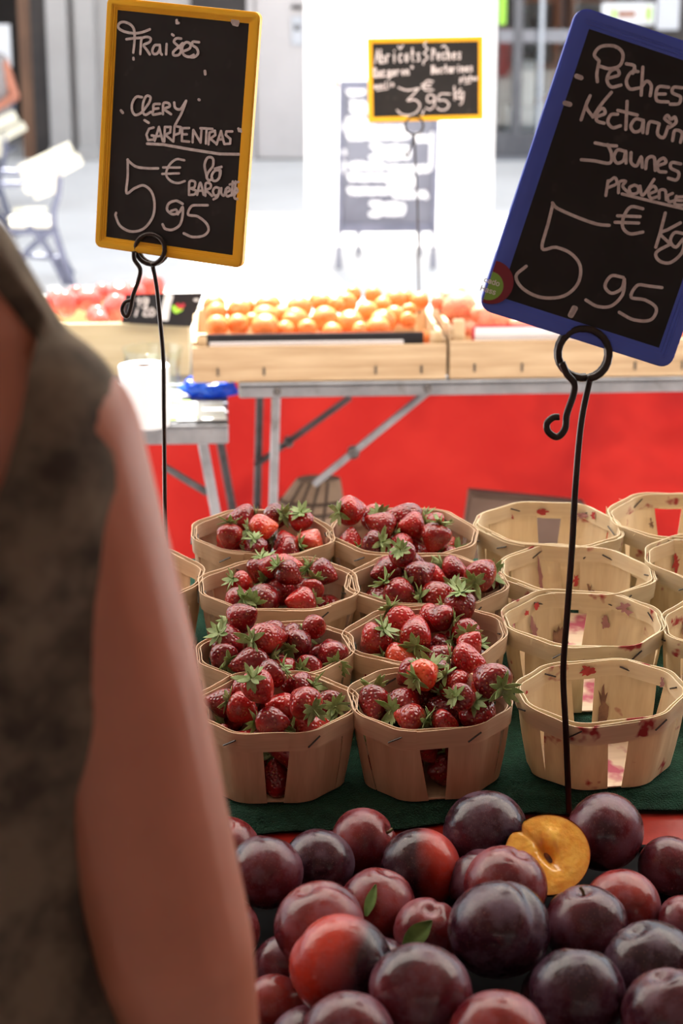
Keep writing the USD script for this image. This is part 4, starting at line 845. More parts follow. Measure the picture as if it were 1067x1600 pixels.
AP = [(92,155,100),(100,185,95),(105,240,95),(195,175,100),(193,235,95),(310,165,110),(305,205,115),(305,243,115),(430,220,115),(445,165,110),(375,190,80),(555,215,120),(545,145,90),(640,145,95),(660,225,110),(730,180,95),(795,155,80),(845,130,90),(890,120,70),(845,195,85),(755,110,75),(670,108,75),(900,215,70),(795,225,115),(775,252,105),(950,135,80),(905,172,60),(585,268,90),(520,132,70),(975,285,66),(250,212,60),(700,255,70),(330,150,85),(230,160,70),(600,150,70),(480,250,80),(390,255,80)]
AP = [(300 + x / 2.667, 420 + y / 2.667, w / 2.667) for x, y, w in AP]
def dA(x, y): v = .07 + np.clip((512 - y) / 55, 0, 1) * .20; return depth_of(bt(x, y, v))
def row_labels(items, cuts, names, fmt):
    out = [None] * len(items); 
    for lo, hi, nm in zip((-1e9,) + cuts, cuts + (1e9,), names):
        ids = sorted([i for i in range(len(items)) if lo <= items[i][1] < hi], key=lambda i: items[i][0])
        for q, i in enumerate(ids): out[i] = fmt.format(ORD[q], nm)
    return out
heap('apricot', AP, dA, [(fruit_mesh(k, .10, 0, .95), 'apricot') for k in range(4)], row_labels(AP, (478, 496), ('top row', 'middle row', 'front row'), 'orange apricot, {} from left in the {} of the heaped crate'), 'apricots heaped in the wooden crate', 'apricot', .95)
PB = [(150,122,90),(195,158,140),(330,208,128),(420,222,75),(185,104,76),(238,236,62),(110,130,60),(275,180,80),(520,225,120),(640,215,130),(760,222,120),(880,215,130),(985,230,120),(1062,262,90)]
PB = [(640 + x / 2.499, 420 + y / 2.499, w / 2.499) for x, y, w in PB]
heap('nectarine', PB, lambda x, y: depth_of(bt(x, y, .07 + np.clip((512 - y) / 55, 0, 1) * .18)), [(fruit_mesh(20 + k, .08), 'peach') for k in range(3)], row_labels(PB, (490,), ('upper row', 'lower row'), 'red nectarine, {} from left in the {} behind the blue sign'), 'nectarines in the crate behind the blue sign', 'nectarine', 1)

# lower table at the left, tomato crate and odds and ends
zl = loc(bt(300, 664))[2]
BMl = BM @ tr(0, 0, 0)
t = thing('side_table', 'lower grey folding table left of the trestle table', 'table', BM); ur = loc(bt(357, 676))[0]
part(t, 'table_top', box(1.5, .95, .010, (ur - .75, .475, zl - .005), .003), 'aluminium'); part(t, 'front_rail', box(1.5, .022, .040, (ur - .75, .011, zl - .020), .003), 'aluminium'); part(t, 'end_rail', box(.02, .9, .035, (ur - .01, .48, zl - .018), .003), 'aluminium')
l0, l1 = loc(bt(316, 694, .03)), loc(bt(336, 800, .03))
dirl = (l1 - l0) / (l0[2] - l1[2]); part(t, 'leg', bar(l0 + (0, 0, .01), l0 + dirl * (l0[2] - floor_z), .020, .026, (0, 1, 0)), 'aluminium'); part(t, 'leg', bar(l0 + (.0, .82, .01), l0 + (0, .82, 0) + dirl * (l0[2] - floor_z), .020, .026, (0, 1, 0)), 'dark_steel')
part(t, 'brace', bar(loc(bt(255, 728, .03)), loc(bt(324, 770, .03)), .012, .018, (0, 1, 0)), 'dark_steel')
part(t, 'leg', bar((ur - 1.4, .03, zl - .04), (ur - 1.42, .03, floor_z), .020, .026, (0, 1, 0)), 'aluminium'); part(t, 'leg', bar((ur - 1.4, .85, zl - .04), (ur - 1.42, .85, floor_z), .020, .026, (0, 1, 0)), 'dark_steel')
VC = .46
c0, c1 = loc(bt(297, 590, VC)), loc(bt(297, 502, VC))
hC = c1[2] - zl; cC = crate('pale wooden crate of tomatoes on the side table behind the bare shoulder', (c0[0] - .5, VC, zl), .5, .34, hC, hC * .98, 'crate_pale')
TM = [(155,185,110),(208,152,84),(285,155,104),(270,217,122),(190,247,90),(205,268,80),(60,200,115),(420,128,110),(350,150,90),(110,172,100),(20,190,110),(330,215,90)]
TM = [(80 + x / 2.667, 400 + y / 2.667, w / 2.667) for x, y, w in TM]
heap('tomato', TM, lambda x, y: depth_of(bt(x, y, VC + .09 + np.clip((500 - y) / 45, 0, 1) * .17)), [(fruit_mesh(40 + k, .02, 5, .88), 'tomato') for k in range(3)], row_labels(TM, (469,), ('back row', 'front row'), 'pink-red tomato, {} from left in the {} of the pale crate'), 'tomatoes in the pale crate', 'tomato', .88)
# black slate with a tag leaning on the tomatoes
ns = unit(A(.05, -1, .22)); ps = bt(258, 484, VC - .012); qs = [on_plane(x, y, ps, ns) for x, y in ((196, 460), (318, 457), (299, 511), (190, 505))]
cs = sum(qs) / 4; ys = -ns; xs_ = unit(qs[1] - qs[0]); xs_ = unit(xs_ - np.dot(xs_, ys) * ys); zs = np.cross(xs_, ys); Ms = frame(cs, xs_, ys, zs); Msi = np.linalg.inv(Ms)
t = thing('tomato_slate', 'small black slate with chalk figures leaning on the tomatoes', 'price sign', Ms)
poly = Polygon([((Msi @ np.append(q, 1))[0], (Msi @ np.append(q, 1))[2]) for q in qs]); part(t, 'board', moved(extrude(poly, .004), R2), 'liner_black')
cv = lambda a, b: on_plane(80 + a / 2.667, 400 + b / 2.667, ps, ns)
chalk(t, 'chalk', S('358,185 368,178 366,208\n400,180 385,178 382,195 402,195 402,178 396,212\n360,222 352,250\n382,216 400,216 385,245 405,250\n420,218 408,236 420,250 432,236 420,218'), cv, Msi, .004, front=.0038, name='lettering')
chalk(t, 'paper', S('490,165 478,205 470,260\n500,170 488,205 480,262\n482,168 470,215 460,262'), cv, Msi, .010, front=.0038, depth=.002, name='paper_tag', label='white tongue-shaped paper tag')
chalk(t, 'paper_green', S('512,215 520,230 540,220'), cv, Msi, .010, front=.0038, depth=.0012, name='sticker'); chalk(t, 'card_red', S('528,205 540,215 550,205'), cv, Msi, .008, front=.0052, depth=.001, name='sticker'); chalk(t, 'paper', S('598,183 612,183'), cv, Msi, .005, front=.0038, depth=.001, name='sticker')
# clear tub, paper roll, papers, blue film
def on_side(px, py, z): return loc(on_plane(px, py, A(0, 0, B0[2] + zl + z), BZ))
tb = on_side(240, 636, 0); 
t = thing('plastic_tub', 'clear plastic tub standing on the side table in front of the tomato crate', 'tub', BM @ tr(tb[0], tb[1] + .03, zl + .001))
part(t, 'tub_wall', revolve([(.0, .0), (.048, .0), (.052, .006), (.061, .112), (.064, .114), (.064, .117), (.060, .117), (.050, .007), (.0, .003)], 40), 'clear_tub', True)
rl = on_side(226, 672, .0); 
t = thing('paper_roll', 'thick white paper roll standing on the side table', 'paper roll', BM @ tr(rl[0], rl[1] - .005 + .05, zl))
part(t, 'roll', revolve([(.018, .0), (.049, .0), (.05, .002), (.05, .118), (.049, .12), (.018, .12), (.018, 0)], 48), 'paper', 40); part(t, 'core', revolve([(.0155, .001), (.018, .001), (.018, .121), (.0155, .121), (.0155, .001)], 30), 'cardboard', 40)
gq = on_side(274, 648, 0); solo('leaflet', moved(box(.075, .16, .002, ch=.0006), BM @ tr(gq[0], gq[1] + .02, zl + .0045) @ rot((0, 0, 1), 6)), 'paper_green', 'bright green leaflet beside the paper roll', 'leaflet')
wq = on_side(322, 648, 0); solo('paper_sheet', moved(box(.10, .16, .003, ch=.0006), BM @ tr(wq[0] - .012, wq[1] + .02, zl + .003) @ rot((0, 0, 1), 3)), 'paper', 'white sheets on the corner of the side table', 'paper')
m = ball(4); v = np.array(m.vertices); v *= (1 + .55 * (meshkit.fbm(v * 2.4 + 3, 3) - .5) - .25 * np.abs(meshkit.noise(v * 4.1 + 9) - .5))[:, None] * (.062, .036, .026); v[:, 2] = np.maximum(v[:, 2], -.018); m.vertices = v
bq = on_side(322, 628, 0); solo('blue_bag', moved(m, BM @ tr(bq[0] + .006, bq[1] + .045, zl + .020)), 'blue_film', 'crumpled blue plastic bag behind the papers', 'plastic bag', 50)

# red cloth hung behind the tables
uu = np.linspace(-.95, 2.7, 170); zz = np.linspace(-.10, floor_z + .04, 60); g = np.zeros((170, 60, 3))
for i, u in enumerate(uu):
    for j, z in enumerate(zz):
        k = (j / 59) ** .7; side = 1 / (1 + math.exp(-(u - 1.05) * 9))
        g[i, j] = (u, 1.0 + k * (.012 * math.sin(u * 6 + .6 * math.sin(u * 3)) + .010 * (meshkit.fbm(A(u * 5, z * 4, 2.)) - .5)) - side * k * .17 * (meshkit.fbm(A(u * 5 + z * 6, z * 7 - u * 3, 7.)) - .35), z)
solo('red_cloth', moved(sheet(g), BM), 'red_cloth', 'red cloth hanging down behind the trestle table, glowing against the light', 'cloth', True)
# cardboard box and plaid bag standing in front of the cloth
p = loc(bt(689, 776, .30)); hz = p[2] - floor_z
t = thing('cardboard_box', 'folded brown cardboard box standing under the trestle table', 'box', BM @ tr(p[0], .30, floor_z))
tilt = tr(0, 0, .0) @ rot((0, 1, 0), 7); part(t, 'body', moved(box(.26, .035, hz - .004, (.13, .0175, hz / 2 + .0), .002), tr(0, 0, .016) @ tilt), 'cardboard'); part(t, 'flap', moved(box(.25, .004, .12, (.13, -.004, hz - .07), .001), tr(0, 0, .016) @ tilt), 'cardboard')
p = loc(bt(497, 800, .22)); pt_ = loc(bt(474, 752, .22)); H = pt_[2] - floor_z
g = []
for z in np.linspace(0, 1, 26):
    r = []
    for a in np.arange(48) / 48 * 2 * np.pi:
        k = 1 - .55 * max(0, (z - .72) / .28) ** 1.3; wob = 1 + .10 * (meshkit.noise(A(math.cos(a) * 2, math.sin(a) * 2, z * 5)) - .5)
        r.append((.105 * k * wob * math.cos(a) + (.05 * max(0, z - .7) / .3), .07 * k * wob * math.sin(a), z * H))
    g.append(r)
g = np.array(g); tm = slab(np.swapaxes(g, 0, 1), .003, closed=True); pc = loc(bt(462, 800, .22))
t = thing('shopping_bag', 'brown plaid fabric bag slumped under the trestle table brace', 'bag', BM @ tr(pc[0], .24, floor_z)); part(t, 'bag_body', tm, 'plaid', True)
cap = T(np.vstack([g[-1], g[-1].mean(0)]), [[k, (k + 1) % 48, 48] for k in range(48)], process=False); part(t, 'bag_top', cap, 'plaid', True)
for k in (16, 18, 19, 22, 23): part(t, 'plaid_stripe', tube(np.vstack([g[k], g[k][:1]]) * (1.012, 1.012, 1), .0035, 6), 'plaid_line')
for k in (30, 33, 36, 39): part(t, 'plaid_stripe', tube(g[:, k] * (1.012, 1.012, 1), .003, 6), 'plaid_line')

# apricot price sign on its holder in the crate
p_m = bt(664, 123, .34); n_m = -BV + A(0, 0, .04); n_m = unit(n_m)
t, M, Mi, frm, wh = sign('price_sign', 'wide chalk sign in a yellow frame with the price 3,95, above the apricots', [(574, 60), (755, 56), (755, 187), (575, 191)], p_m, n_m, 'yellow_frame', .0105, .007, .003)
c = conv_on(C2, p_m, n_m); W3 = .0030
chalk(t, 'chalk', word('Abricots', 352, 330, 70, 31, -.05) + S('472,240 484,256 498,236'), c, Mi, W3, front=frm, smooth=False)
chalk(t, 'chalk', word('Bergeron"', 346, 396, 42, 24, -.04) + S('350,402 450,394'), c, Mi, W3, front=frm, smooth=False)
chalk(t, 'chalk', word('moulin', 350, 462, 30, 18, -.12) + S('360,472 420,462'), c, Mi, W3 * .8, front=frm, smooth=False)
chalk(t, 'chalk', word('Peches', 648, 312, 58, 27, -.03) + S('700,244 712,236 722,246'), c, Mi, W3, front=frm, smooth=False)
chalk(t, 'chalk', word('Nectarines', 648, 384, 42, 22, -.06), c, Mi, W3, front=frm, smooth=False)
chalk(t, 'chalk', word('plates', 796, 424, 28, 16, -.08) + S('820,436 850,430'), c, Mi, W3 * .8, front=frm, smooth=False)
chalk(t, 'chalk', S('625,212 608,235 626,255 608,278 628,298 606,320 604,335'), c, Mi, W3, front=frm, name='chalk_mark')
chalk(t, 'chalk', S('''475,456 520,470 580,460
580,460 545,500 522,524 560,520 586,545 570,582 530,600 490,594 468,574'''), c, Mi, W3 * 1.1, front=frm, name='numeral')
chalk(t, 'chalk', S('''655,425 625,420 605,445 615,470 655,468
595,440 645,438
593,456 640,452
606,575 598,598
660,502 640,490 622,510 632,532 658,525 664,500 662,545 640,570 618,562
745,490 712,488 690,492 682,522 715,522 738,545 720,570 690,572 676,560
765,450 768,520
800,462 768,500 800,516
812,480 795,485 795,505 810,505 814,482 808,530 795,545'''), c, Mi, W3, front=frm, name='numeral')
foot = at(655, 482, depth_of(bt(655, 482, .30)))
wire_holder('thin wire sign holder standing among the apricots', [(647, 210), (649, 250), (652, 310), (653, 380), (655, 490)], p_m, n_m, (647, 196, 14), .0022, foot, [(646, 208), (645, 220), (640, 232), (637, 242), (634, 244), (632, 239), (635, 235)])

# ---------------------------------------------------------------- chalkboard easel on the street
EY = 10.4; n_e = unit(A(0, -1, .16)); p_e = on_y(605, 420, EY)
ce = lambda x, y: on_plane(x, y, p_e, n_e)
t = thing('chalkboard_easel', 'tall folding chalkboard on the street behind the apricots, covered in white writing', 'chalkboard')
bl, br, tl, trr = ce(529, 424), ce(676, 420), ce(533, 128), ce(684, 128)
upn = unit(tl - bl)
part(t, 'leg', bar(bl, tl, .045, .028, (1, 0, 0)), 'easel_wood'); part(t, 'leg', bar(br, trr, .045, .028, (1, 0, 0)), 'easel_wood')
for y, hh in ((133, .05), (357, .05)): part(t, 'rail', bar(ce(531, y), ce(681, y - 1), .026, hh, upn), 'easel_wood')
part(t, 'slate', bar(ce(531, 245) - n_e * .004, ce(681, 244) - n_e * .004, .008, abs(ce(531, 130)[2] - ce(531, 360)[2]) * 1.01, upn, 0), 'hazed_easel_slate')
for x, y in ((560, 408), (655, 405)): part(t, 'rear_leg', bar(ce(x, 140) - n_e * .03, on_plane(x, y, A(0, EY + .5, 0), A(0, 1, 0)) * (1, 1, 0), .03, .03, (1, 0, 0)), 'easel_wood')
zc_ = np.eye(4); Me = frame(ce(605, 245), (1, 0, 0), -n_e, upn); Mei = np.linalg.inv(Me); te = t
def echalk(strokes, w, nm='lettering'):
    ps = []
    for st in strokes:
        q = np.array([((Mei @ np.append(ce(480 + a / 3.334, b / 3.334), 1))[[0, 2]]) for a, b in st]); ps.append(LineString(spline(q, 4) if len(q) > 2 else q).buffer(w / 2, quad_segs=3))
    part(te, nm, moved(extrude(unary_union(ps), .003), Me @ frame((0, -.002, 0), (1, 0, 0), (0, 0, 1), (0, -1, 0))), 'easel_chalk')
rg = random.Random(3)
def scrawl(x0, x1, y, h): return [[(x, y + (h if k % 2 else -h) * rg.uniform(.4, 1)) for k, x in enumerate(np.arange(x0, x1, 13))]]
for spans in (((215, 300, 480),), ((235, 310, 545), (235, 310, 575)), ((215, 315, 630),), ((215, 310, 668), (340, 500, 672)), ((215, 530, 708), (565, 635, 720)), ((230, 400, 865), (430, 640, 880)), ((220, 430, 925), (440, 560, 935)), ((220, 440, 995), (450, 630, 1015)), ((430, 560, 960),)):
    for a, b, y in spans: echalk(scrawl(a, b, y, 12), .026)
echalk(S('340,760 385,765 360,785 390,800 375,822 335,820\n440,770 410,775 405,805 425,822 445,815\n455,765 485,775 470,795 490,815 455,822\n525,775 500,770 498,800 520,820 530,790'), .026, 'numeral')
echalk(S('335,1060 380,1062 355,1082 385,1095 370,1118 332,1115\n425,1065 400,1075 400,1105 425,1112\n440,1065 470,1070 440,1095 445,1112 470,1105 440,1068\n495,1070 480,1090 490,1112 500,1085 492,1068'), .026, 'numeral')
for st in S('190,650 192,670\n188,790 189,796\n187,850 184,890\n655,700 650,870'): echalk([st], .03, 'chalk_mark')

# ---------------------------------------------------------------- cafe chairs
def bistro_chair(label, Y, dx=0.0, dy=0.0, sc=1.0, full=True):
    def q(x, y, dY=0.0): return on_plane(x * sc + dx, y * sc + dy, A(0, Y + dY, 0), A(0, 1, 0))
    t = thing('bistro_chair', label, 'chair')
    def slat(a, b, w, hh, nm): part(t, nm, bar(a, b, .03, hh, (0, 0, 1), .014), 'cream')
    p0, p1 = q(32, 270), q(112, 232); slat(p0, p1, .03, .075, 'back_slat'); p0, p1 = q(38, 296), q(126, 248); slat(p0, p1, .03, .060, 'back_slat')
    part(t, 'back_panel', bar(q(52, 302), q(92, 288), .02, .07, (0, 0, 1), .008), 'cream')
    for k, (x0, x1, y) in enumerate(((22, 72, 328), (14, 78, 342), (16, 82, 351))): part(t, 'seat_slat', bar(q(x0, y, .28 - k * .12), q(x1, y, .28 - k * .12), .09, .022, (0, 0, 1), .01), 'cream')
    for dY in (0, .36):
        gz = lambda x, y: q(x, y, dY) ; ft_ = on_z(112 * sc + dx, 452 * sc + dy, .0)
        for nm, ps_, r in (('back_frame', [gz(92, 262), gz(91, 300), gz(84, 330), gz(84, 362)], .014), ('leg', [gz(84, 355), gz(98, 400), A(q(114, 452, dY)[0], Y + dY, .015)], .015), ('leg', [gz(44, 352), gz(72, 385), A(q(104, 452, dY)[0], Y + dY, .015)], .013), ('leg', [gz(84, 358), gz(40, 395), A(q(6, 440, dY)[0], Y + dY, .015)], .013), ('side_rail', [gz(10, 362), gz(84, 362)], .013), ('stretcher', [gz(20, 398), gz(98, 404)], .010), ('arm_rail', [gz(0, 268), gz(34, 270)], .012), ('arm_rail', [gz(0, 288), gz(40, 288)], .012)):
            part(t, nm, tube(spline(ps_, 6), r * 1.3, 8), 'chair_steel', True)
    return t
bistro_chair('cream slatted cafe chair with dark steel legs standing nearest the yellow sign', 9.75)
bistro_chair('cream cafe chair back peeking in above the other one', 11.6, dx=-78, dy=-35, sc=.93)

# ---------------------------------------------------------------- people
def sph(c, r, n=22): return m3.Manifold.sphere(float(r), n).translate([float(x) for x in c])
def bone(a, ra, b, rb): return m3.Manifold.batch_hull([sph(a, ra), sph(b, rb)])
def chain(pts): return [bone(pts[i][0], pts[i][1], pts[i + 1][0], pts[i + 1][1]) for i in range(len(pts) - 1)]
def hull(*cs): return m3.Manifold.batch_hull([sph(c, r) for c, r in cs])
def soft(man, step, it=12):
    m = man.refine_to_length(step).to_mesh(); t = T(m.vert_properties[:, :3], m.tri_verts, process=True); trimesh.smoothing.filter_taubin(t, .5, .53, iterations=it); return t
def hand(w, fdir, palm_n, side, curl):
    """palm and five bent fingers; w wrist, fdir towards the fingers, palm_n out of the palm, side towards the thumb"""
    f, n, s = unit(fdir), unit(palm_n), unit(side); b = []
    k = w + f * .085; b.append(hull((w, .021), (k + s * .028, .012), (k - s * .030, .011), (w + f * .03 + s * .022, .014)))
    for off, L, r in ((.030, .072, .0085), (.010, .080, .0088), (-.010, .075, .0085), (-.029, .060, .0076)):
        p = k + s * off - f * .012; a = curl * .5; pts = [(p, r + .001)]
        for seg in (.45, .32, .23): p = p + (f * math.cos(a) + n * math.sin(a)) * L * seg; pts.append((p, r * (1 - .08 * len(pts)))); a += curl * .6
        b += chain(pts)
    th = w + f * .028 + s * .020; p1 = th + (s * .75 + f * .55 + n * .35) * .036; p2 = p1 + (f * .85 + s * .25 + n * .4) * .030; b += chain([(th, .015), (p1, .0105), (p2, .0085)])
    return b
def head(c, fwd_, up_, R=.098):
    """head with nose, brow, chin, ears; c is the skull's middle"""
    f, u = unit(fwd_), unit(up_); s = np.cross(f, u); P_ = lambda a, b, d: c + s * a + u * b + f * d
    b = [hull((P_(0, .03, -.022), .088), (P_(0, .025, .03), .074), (P_(0, -.03, .045), .058)), hull((P_(0, -.02, .04), .06), (P_(0, -.088, .068), .024), (P_(.028, -.06, .03), .03), (P_(-.028, -.06, .03), .03)),
         bone(P_(0, .012, .098), .008, P_(0, -.026, .114), .011), bone(P_(-.035, .022, .086), .010, P_(.035, .022, .086), .010), bone(P_(-.014, -.056, .092), .008, P_(.014, -.056, .092), .008)]
    for q in (-1, 1): b.append(hull((P_(q * .086, .012, -.008), .010), (P_(q * .090, -.022, -.004), .008), (P_(q * .094, .012, -.02), .008)))
    return b, P_
def face(t, P_):
    for q in (-1, 1):
        e = ball(2); e.apply_scale(.0118); part(t, 'eye', moved(e, tr(*P_(q * .033, .004, .081))), 'eye_white', True); e = ball(2); e.apply_scale(.0062); part(t, 'iris', moved(e, tr(*P_(q * .033, .004, .0888))), 'iris', True)
    part(t, 'lips', soft(bone(P_(-.018, -.052, .0965), .0052, P_(.018, -.052, .0965), .0052), .004, 4), 'lips', True)

# the shopper in front of the stall, seen from behind: only the right shoulder and arm are in the picture
mx, my = -.318, 1.0
sh, el, wr = A(-.163, .985, 1.398), A(-.099, .97, 1.098), A(-.070, 1.03, .86)
shl, ell, wrl = A(2 * mx + .163, 1.0, 1.398), A(2 * mx + .13, 1.03, 1.10), A(2 * mx + .12, 1.12, .93)
body = [hull((A(mx - .10, my, 1.33), .10), (A(mx + .10, my, 1.33), .10), (A(mx - .085, my, 1.12), .09), (A(mx + .085, my, 1.12), .09)), hull((A(mx - .085, my, 1.12), .09), (A(mx + .085, my, 1.12), .09), (A(mx - .09, my + .01, .93), .108), (A(mx + .09, my + .01, .93), .108)),
        hull((sh + (-.015, 0, .006), .053), (shl + (.015, 0, .006), .053), (A(mx, my, 1.40), .075), (A(mx - .09, my, 1.33), .09), (A(mx + .09, my, 1.33), .09)), hull((sh + (-.02, .0, .014), .044), (A(mx + .03, my + .0, 1.50), .052), (A(mx - .03, my, 1.50), .052), (shl + (.02, 0, .014), .044)), bone(A(mx, my, 1.44), .058, A(mx, my + .02, 1.58), .052),
        hull((sh + (-.02, 0, .012), .044), (A(mx + .095, my, 1.482), .042), (A(mx + .02, my, 1.53), .048)), hull((shl + (.02, 0, .012), .044), (A(mx - .095, my, 1.482), .042), (A(mx - .02, my, 1.53), .048))]
body += chain([(sh, .054), (sh * .55 + el * .45 + (.003, 0, 0), .0515), (el, .0475)]) + chain([(el, .0475), (el * .68 + wr * .32, .040), (wr, .027)]) + hand(wr, A(.02, .25, -1), A(-1, .1, 0), A(0, 1, .2), .45)
body += chain([(shl, .054), (shl * .6 + ell * .4, .048), (ell, .040)]) + chain([(ell, .040), (ell * .68 + wrl * .32, .039), (wrl, .027)]) + hand(wrl, A(.1, .6, -.7), A(1, .1, -.2), A(.1, .8, .5), .45)
for s in (-1, 1): body += chain([(A(mx + s * .095, my, .90), .092), (A(mx + s * .10, my + .01, .50), .058), (A(mx + s * .10, my - .01, .36), .058), (A(mx + s * .105, my - .01, .10), .040)]) + [bone(A(mx + s * .105, my - .03, .05), .036, A(mx + s * .115, my + .15, .035), .028)]
hb, HP = head(A(mx + .01, my + .045, 1.685), A(.15, 1, -.12), A(0, .05, 1)); body += hb
t = thing('person', 'person seen from behind in a brown sleeveless top with bare arm', 'person')
man = m3.Manifold.batch_boolean(body, m3.OpType.Add); part(t, 'body', soft(man, .011, 14), 'skin', True)
face(t, HP)
# sleeveless top: the trunk made a little larger, cut by the neckline, the arm holes and the waist
g = .010
top_ = [hull((A(mx - .10, my, 1.33), .10 + g), (A(mx + .10, my, 1.33), .10 + g), (A(mx - .085, my, 1.12), .09 + g), (A(mx + .085, my, 1.12), .09 + g)), hull((A(mx - .085, my, 1.12), .09 + g), (A(mx + .085, my, 1.12), .09 + g), (A(mx - .09, my + .005, 1.04), .10 + g), (A(mx + .09, my + .005, 1.04), .10 + g)),
        hull((sh + (-.015, 0, .006), .053 + g), (shl + (.015, 0, .006), .053 + g), (A(mx, my, 1.40), .075 + g), (A(mx - .09, my, 1.33), .09 + g), (A(mx + .09, my, 1.33), .09 + g)), hull((sh + (-.02, 0, .014), .044 + g), (A(mx + .03, my, 1.50), .052 + g), (A(mx - .03, my, 1.50), .052 + g), (shl + (.02, 0, .014), .044 + g)),
        hull((sh + (-.02, 0, .012), .044 + g), (A(mx + .095, my, 1.482), .042 + g)), hull((shl + (.02, 0, .012), .044 + g), (A(mx - .095, my, 1.482), .042 + g))]
for s, c in ((1, sh), (-1, shl)): top_.append(hull((c + (-s * .018, -.002, -.015), .071), (c + (-s * .012, -.002, -.14), .070), (A(mx + s * .08, my, 1.2), .105)))
topm = m3.Manifold.batch_boolean(top_, m3.OpType.Add)
ell_y = m3.Manifold.cylinder(.6, 1, 1, 60, True).rotate([90, 0, 0]).scale([.158, 1, .217]).translate([mx, my - .325, 1.485])
ell_f = m3.Manifold.cylinder(.6, 1, 1, 60, True).rotate([90, 0, 0]).scale([.13, 1, .10]).translate([mx, my + .335, 1.50])
topm = topm - ell_y - ell_f - m3.Manifold.cube([2, 2, 1], True).translate([0, 1, .535])
for s, c in ((1, sh), (-1, shl)):
    hole = m3.Manifold.batch_hull([sph(c + (s * .110, 0, .005), .066), sph(c + (s * .104, 0, -.14), .064), sph(c + (s * .25, 0, -.05), .1)]); topm = topm - hole
part(t, 'sleeveless_top', soft(topm, .010, 8), 'shirt', True)
leg_ = []
for s in (-1, 1): leg_ += chain([(A(mx + s * .095, my, .92), .108), (A(mx + s * .10, my + .01, .50), .072), (A(mx + s * .10, my - .01, .36), .070), (A(mx + s * .105, my - .01, .10), .062)])
leg_ += [hull((A(mx - .088, my + .005, 1.07), .104), (A(mx + .088, my + .005, 1.07), .104), (A(mx - .095, my, .92), .116), (A(mx + .095, my, .92), .116))]
lm = m3.Manifold.batch_boolean(leg_, m3.OpType.Add) - m3.Manifold.cube([2, 2, 1], True).translate([0, 1, 1.60]); part(t, 'trousers', soft(lm, .016, 8), 'trousers', True)
for s in (-1, 1): part(t, 'shoe', soft(hull((A(mx + s * .105, my - .05, .045), .045), (A(mx + s * .118, my + .16, .034), .034), (A(mx + s * .105, my - .02, .08), .045)) - m3.Manifold.cube([2, 2, .1], True).translate([0, 1, -.05]), .012, 6), 'shoe', True)
hc = A(mx + .01, my + .045, 1.685); hh = m3.Manifold.batch_boolean([hull((HP(0, .045, -.03), .098), (HP(0, .06, .01), .088)), hull((HP(0, .03, -.05), .088), (HP(0, -.10, -.07), .055), (HP(0, -.03, -.085), .05))], m3.OpType.Add) - m3.Manifold.cube([.3, .2, .3], True).translate(HP(0, -.055, .13).tolist())
hm = soft(hh, .008, 8); hm.vertices = hm.vertices * 1 + hm.vertex_normals * (.006 * (meshkit.noise(hm.vertices * (120, 120, 10)) - .5))[:, None]; part(t, 'hair', hm, 'hair', True)

# guest sitting at the cafe door, mostly outside the picture
gx, gy = X(2) * 13.4 / FY - .02, 13.3
c = A(gx - .12, gy, 0); zb = 0.46
body = [hull((c + (-.10, 0, zb + .10), .11), (c + (.10, 0, zb + .10), .11), (c + (-.10, -.02, zb + .48), .09), (c + (.10, -.02, zb + .48), .09)), bone(c + (-.15, -.02, zb + .54), .05, c + (.15, -.02, zb + .54), .05), bone(c + (0, 0, zb + .54), .05, c + (0, -.02, zb + .66), .048)]
for s in (-1, 1):
    e = c + (s * .24, -.02, zb + .30); w_ = c + (s * .16, -.26, zb + .24); body += chain([(c + (s * .17, -.02, zb + .53), .046), (e, .038)]) + chain([(e, .037), (w_, .026)]) + hand(w_, A(-s * .3, -1, -.1), A(0, 0, -1), A(-s, -.1, 0), .4)
    body += chain([(c + (s * .10, 0, zb + .06), .088), (c + (s * .12, -.42, zb + .05), .062), (c + (s * .12, -.44, .10), .042)]) + [bone(c + (s * .12, -.42, .045), .038, c + (s * .12, -.58, .035), .03)]
hb, HP2 = head(c + (0, -.05, zb + .78), A(.2, -1, -.1), A(0, 0, 1)); body += hb
t = thing('person', 'seated cafe guest with bare reddish arm in the dark doorway', 'person'); part(t, 'body', soft(m3.Manifold.batch_boolean(body, m3.OpType.Add), .014, 10), 'skin', True); face(t, HP2)
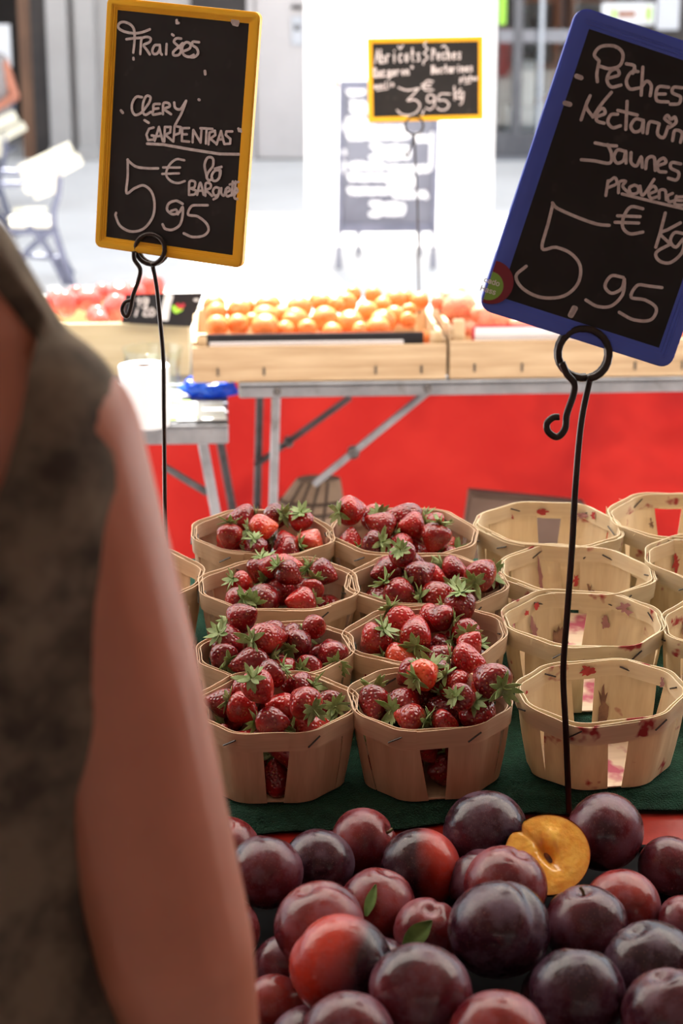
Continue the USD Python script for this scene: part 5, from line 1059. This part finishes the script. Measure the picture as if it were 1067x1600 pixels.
shirt = m3.Manifold.batch_boolean([hull((c + (-.10, 0, zb + .10), .118), (c + (.10, 0, zb + .10), .118), (c + (-.10, -.02, zb + .48), .098), (c + (.10, -.02, zb + .48), .098)), bone(c + (-.15, -.02, zb + .54), .058, c + (.15, -.02, zb + .54), .058)], m3.OpType.Add); part(t, 'shirt', soft(shirt, .014, 8), 'trousers', True)
part(t, 'trousers', soft(m3.Manifold.batch_boolean(sum([chain([(c + (s * .10, 0, zb + .06), .096), (c + (s * .12, -.42, zb + .05), .072), (c + (s * .12, -.44, .14), .055)]) for s in (-1, 1)], []), m3.OpType.Add), .016, 8), 'dark_wall', True)
part(t, 'hair', soft(hull((HP2(0, .05, -.03), .098), (HP2(0, .06, .0), .09)), .012, 6), 'dark_wall', True)
t = thing('guest_chair', 'dark cafe chair under the seated guest', 'chair', tr(*c))
part(t, 'seat', box(.42, .42, .04, (0, -.06, zb - .07), .01), 'chair_steel'); part(t, 'backrest', box(.42, .03, .35, (0, .16, zb + .24), .01), 'chair_steel')
for s in (-1, 1):
    for yv in (-.24, .15): part(t, 'leg', bar((s * .18, yv, 0), (s * .18, yv, zb - .08), .03, .03), 'chair_steel')

# ---------------------------------------------------------------- unseen stall awning and curtains, added to shape the light
t = thing('awning', 'unseen market stall awning added over both fruit tables to shape the light', 'awning', kind='structure')
g = np.array([[(x, y, 2.55 + .05 * (y + 2) / 6 - .02 * math.sin((x + 4) * 3.14 / 2) ** 2) for y in np.linspace(AWN0, 1.95, 20)] for x in np.linspace(-6.2, 6.2, 50)])
part(t, 'canopy', sheet(g), 'awning', True)
g = np.array([[(x, y, 2.58 + .05 * (y + 2) / 6 - .02 * math.sin((x + 4) * 3.14 / 2) ** 2) for y in np.linspace(1.9, AWN1, 14)] for x in np.linspace(-6.2, 6.2, 50)])
part(t, 'front_canopy', sheet(g), 'front_canopy', True)  # unseen pale strip added to pass top light onto the baskets
for x in (-3.6, 3.6):
    part(t, 'side_curtain', sheet(np.array([[(x + .03 * math.sin(y * 7), y, z) for z in (.25, 1.0, 1.8, 2.5)] for y in np.linspace(-3.5, 2.6, 60)])), 'added_side_tarp', True)  # unseen red curtains added to block light from the sides
    for y in (-3.2, AWN1 - .3): part(t, 'post', moved(trimesh.creation.cylinder(.025, 2.52, sections=16), tr(x, y, 1.26)), 'light_metal', True)
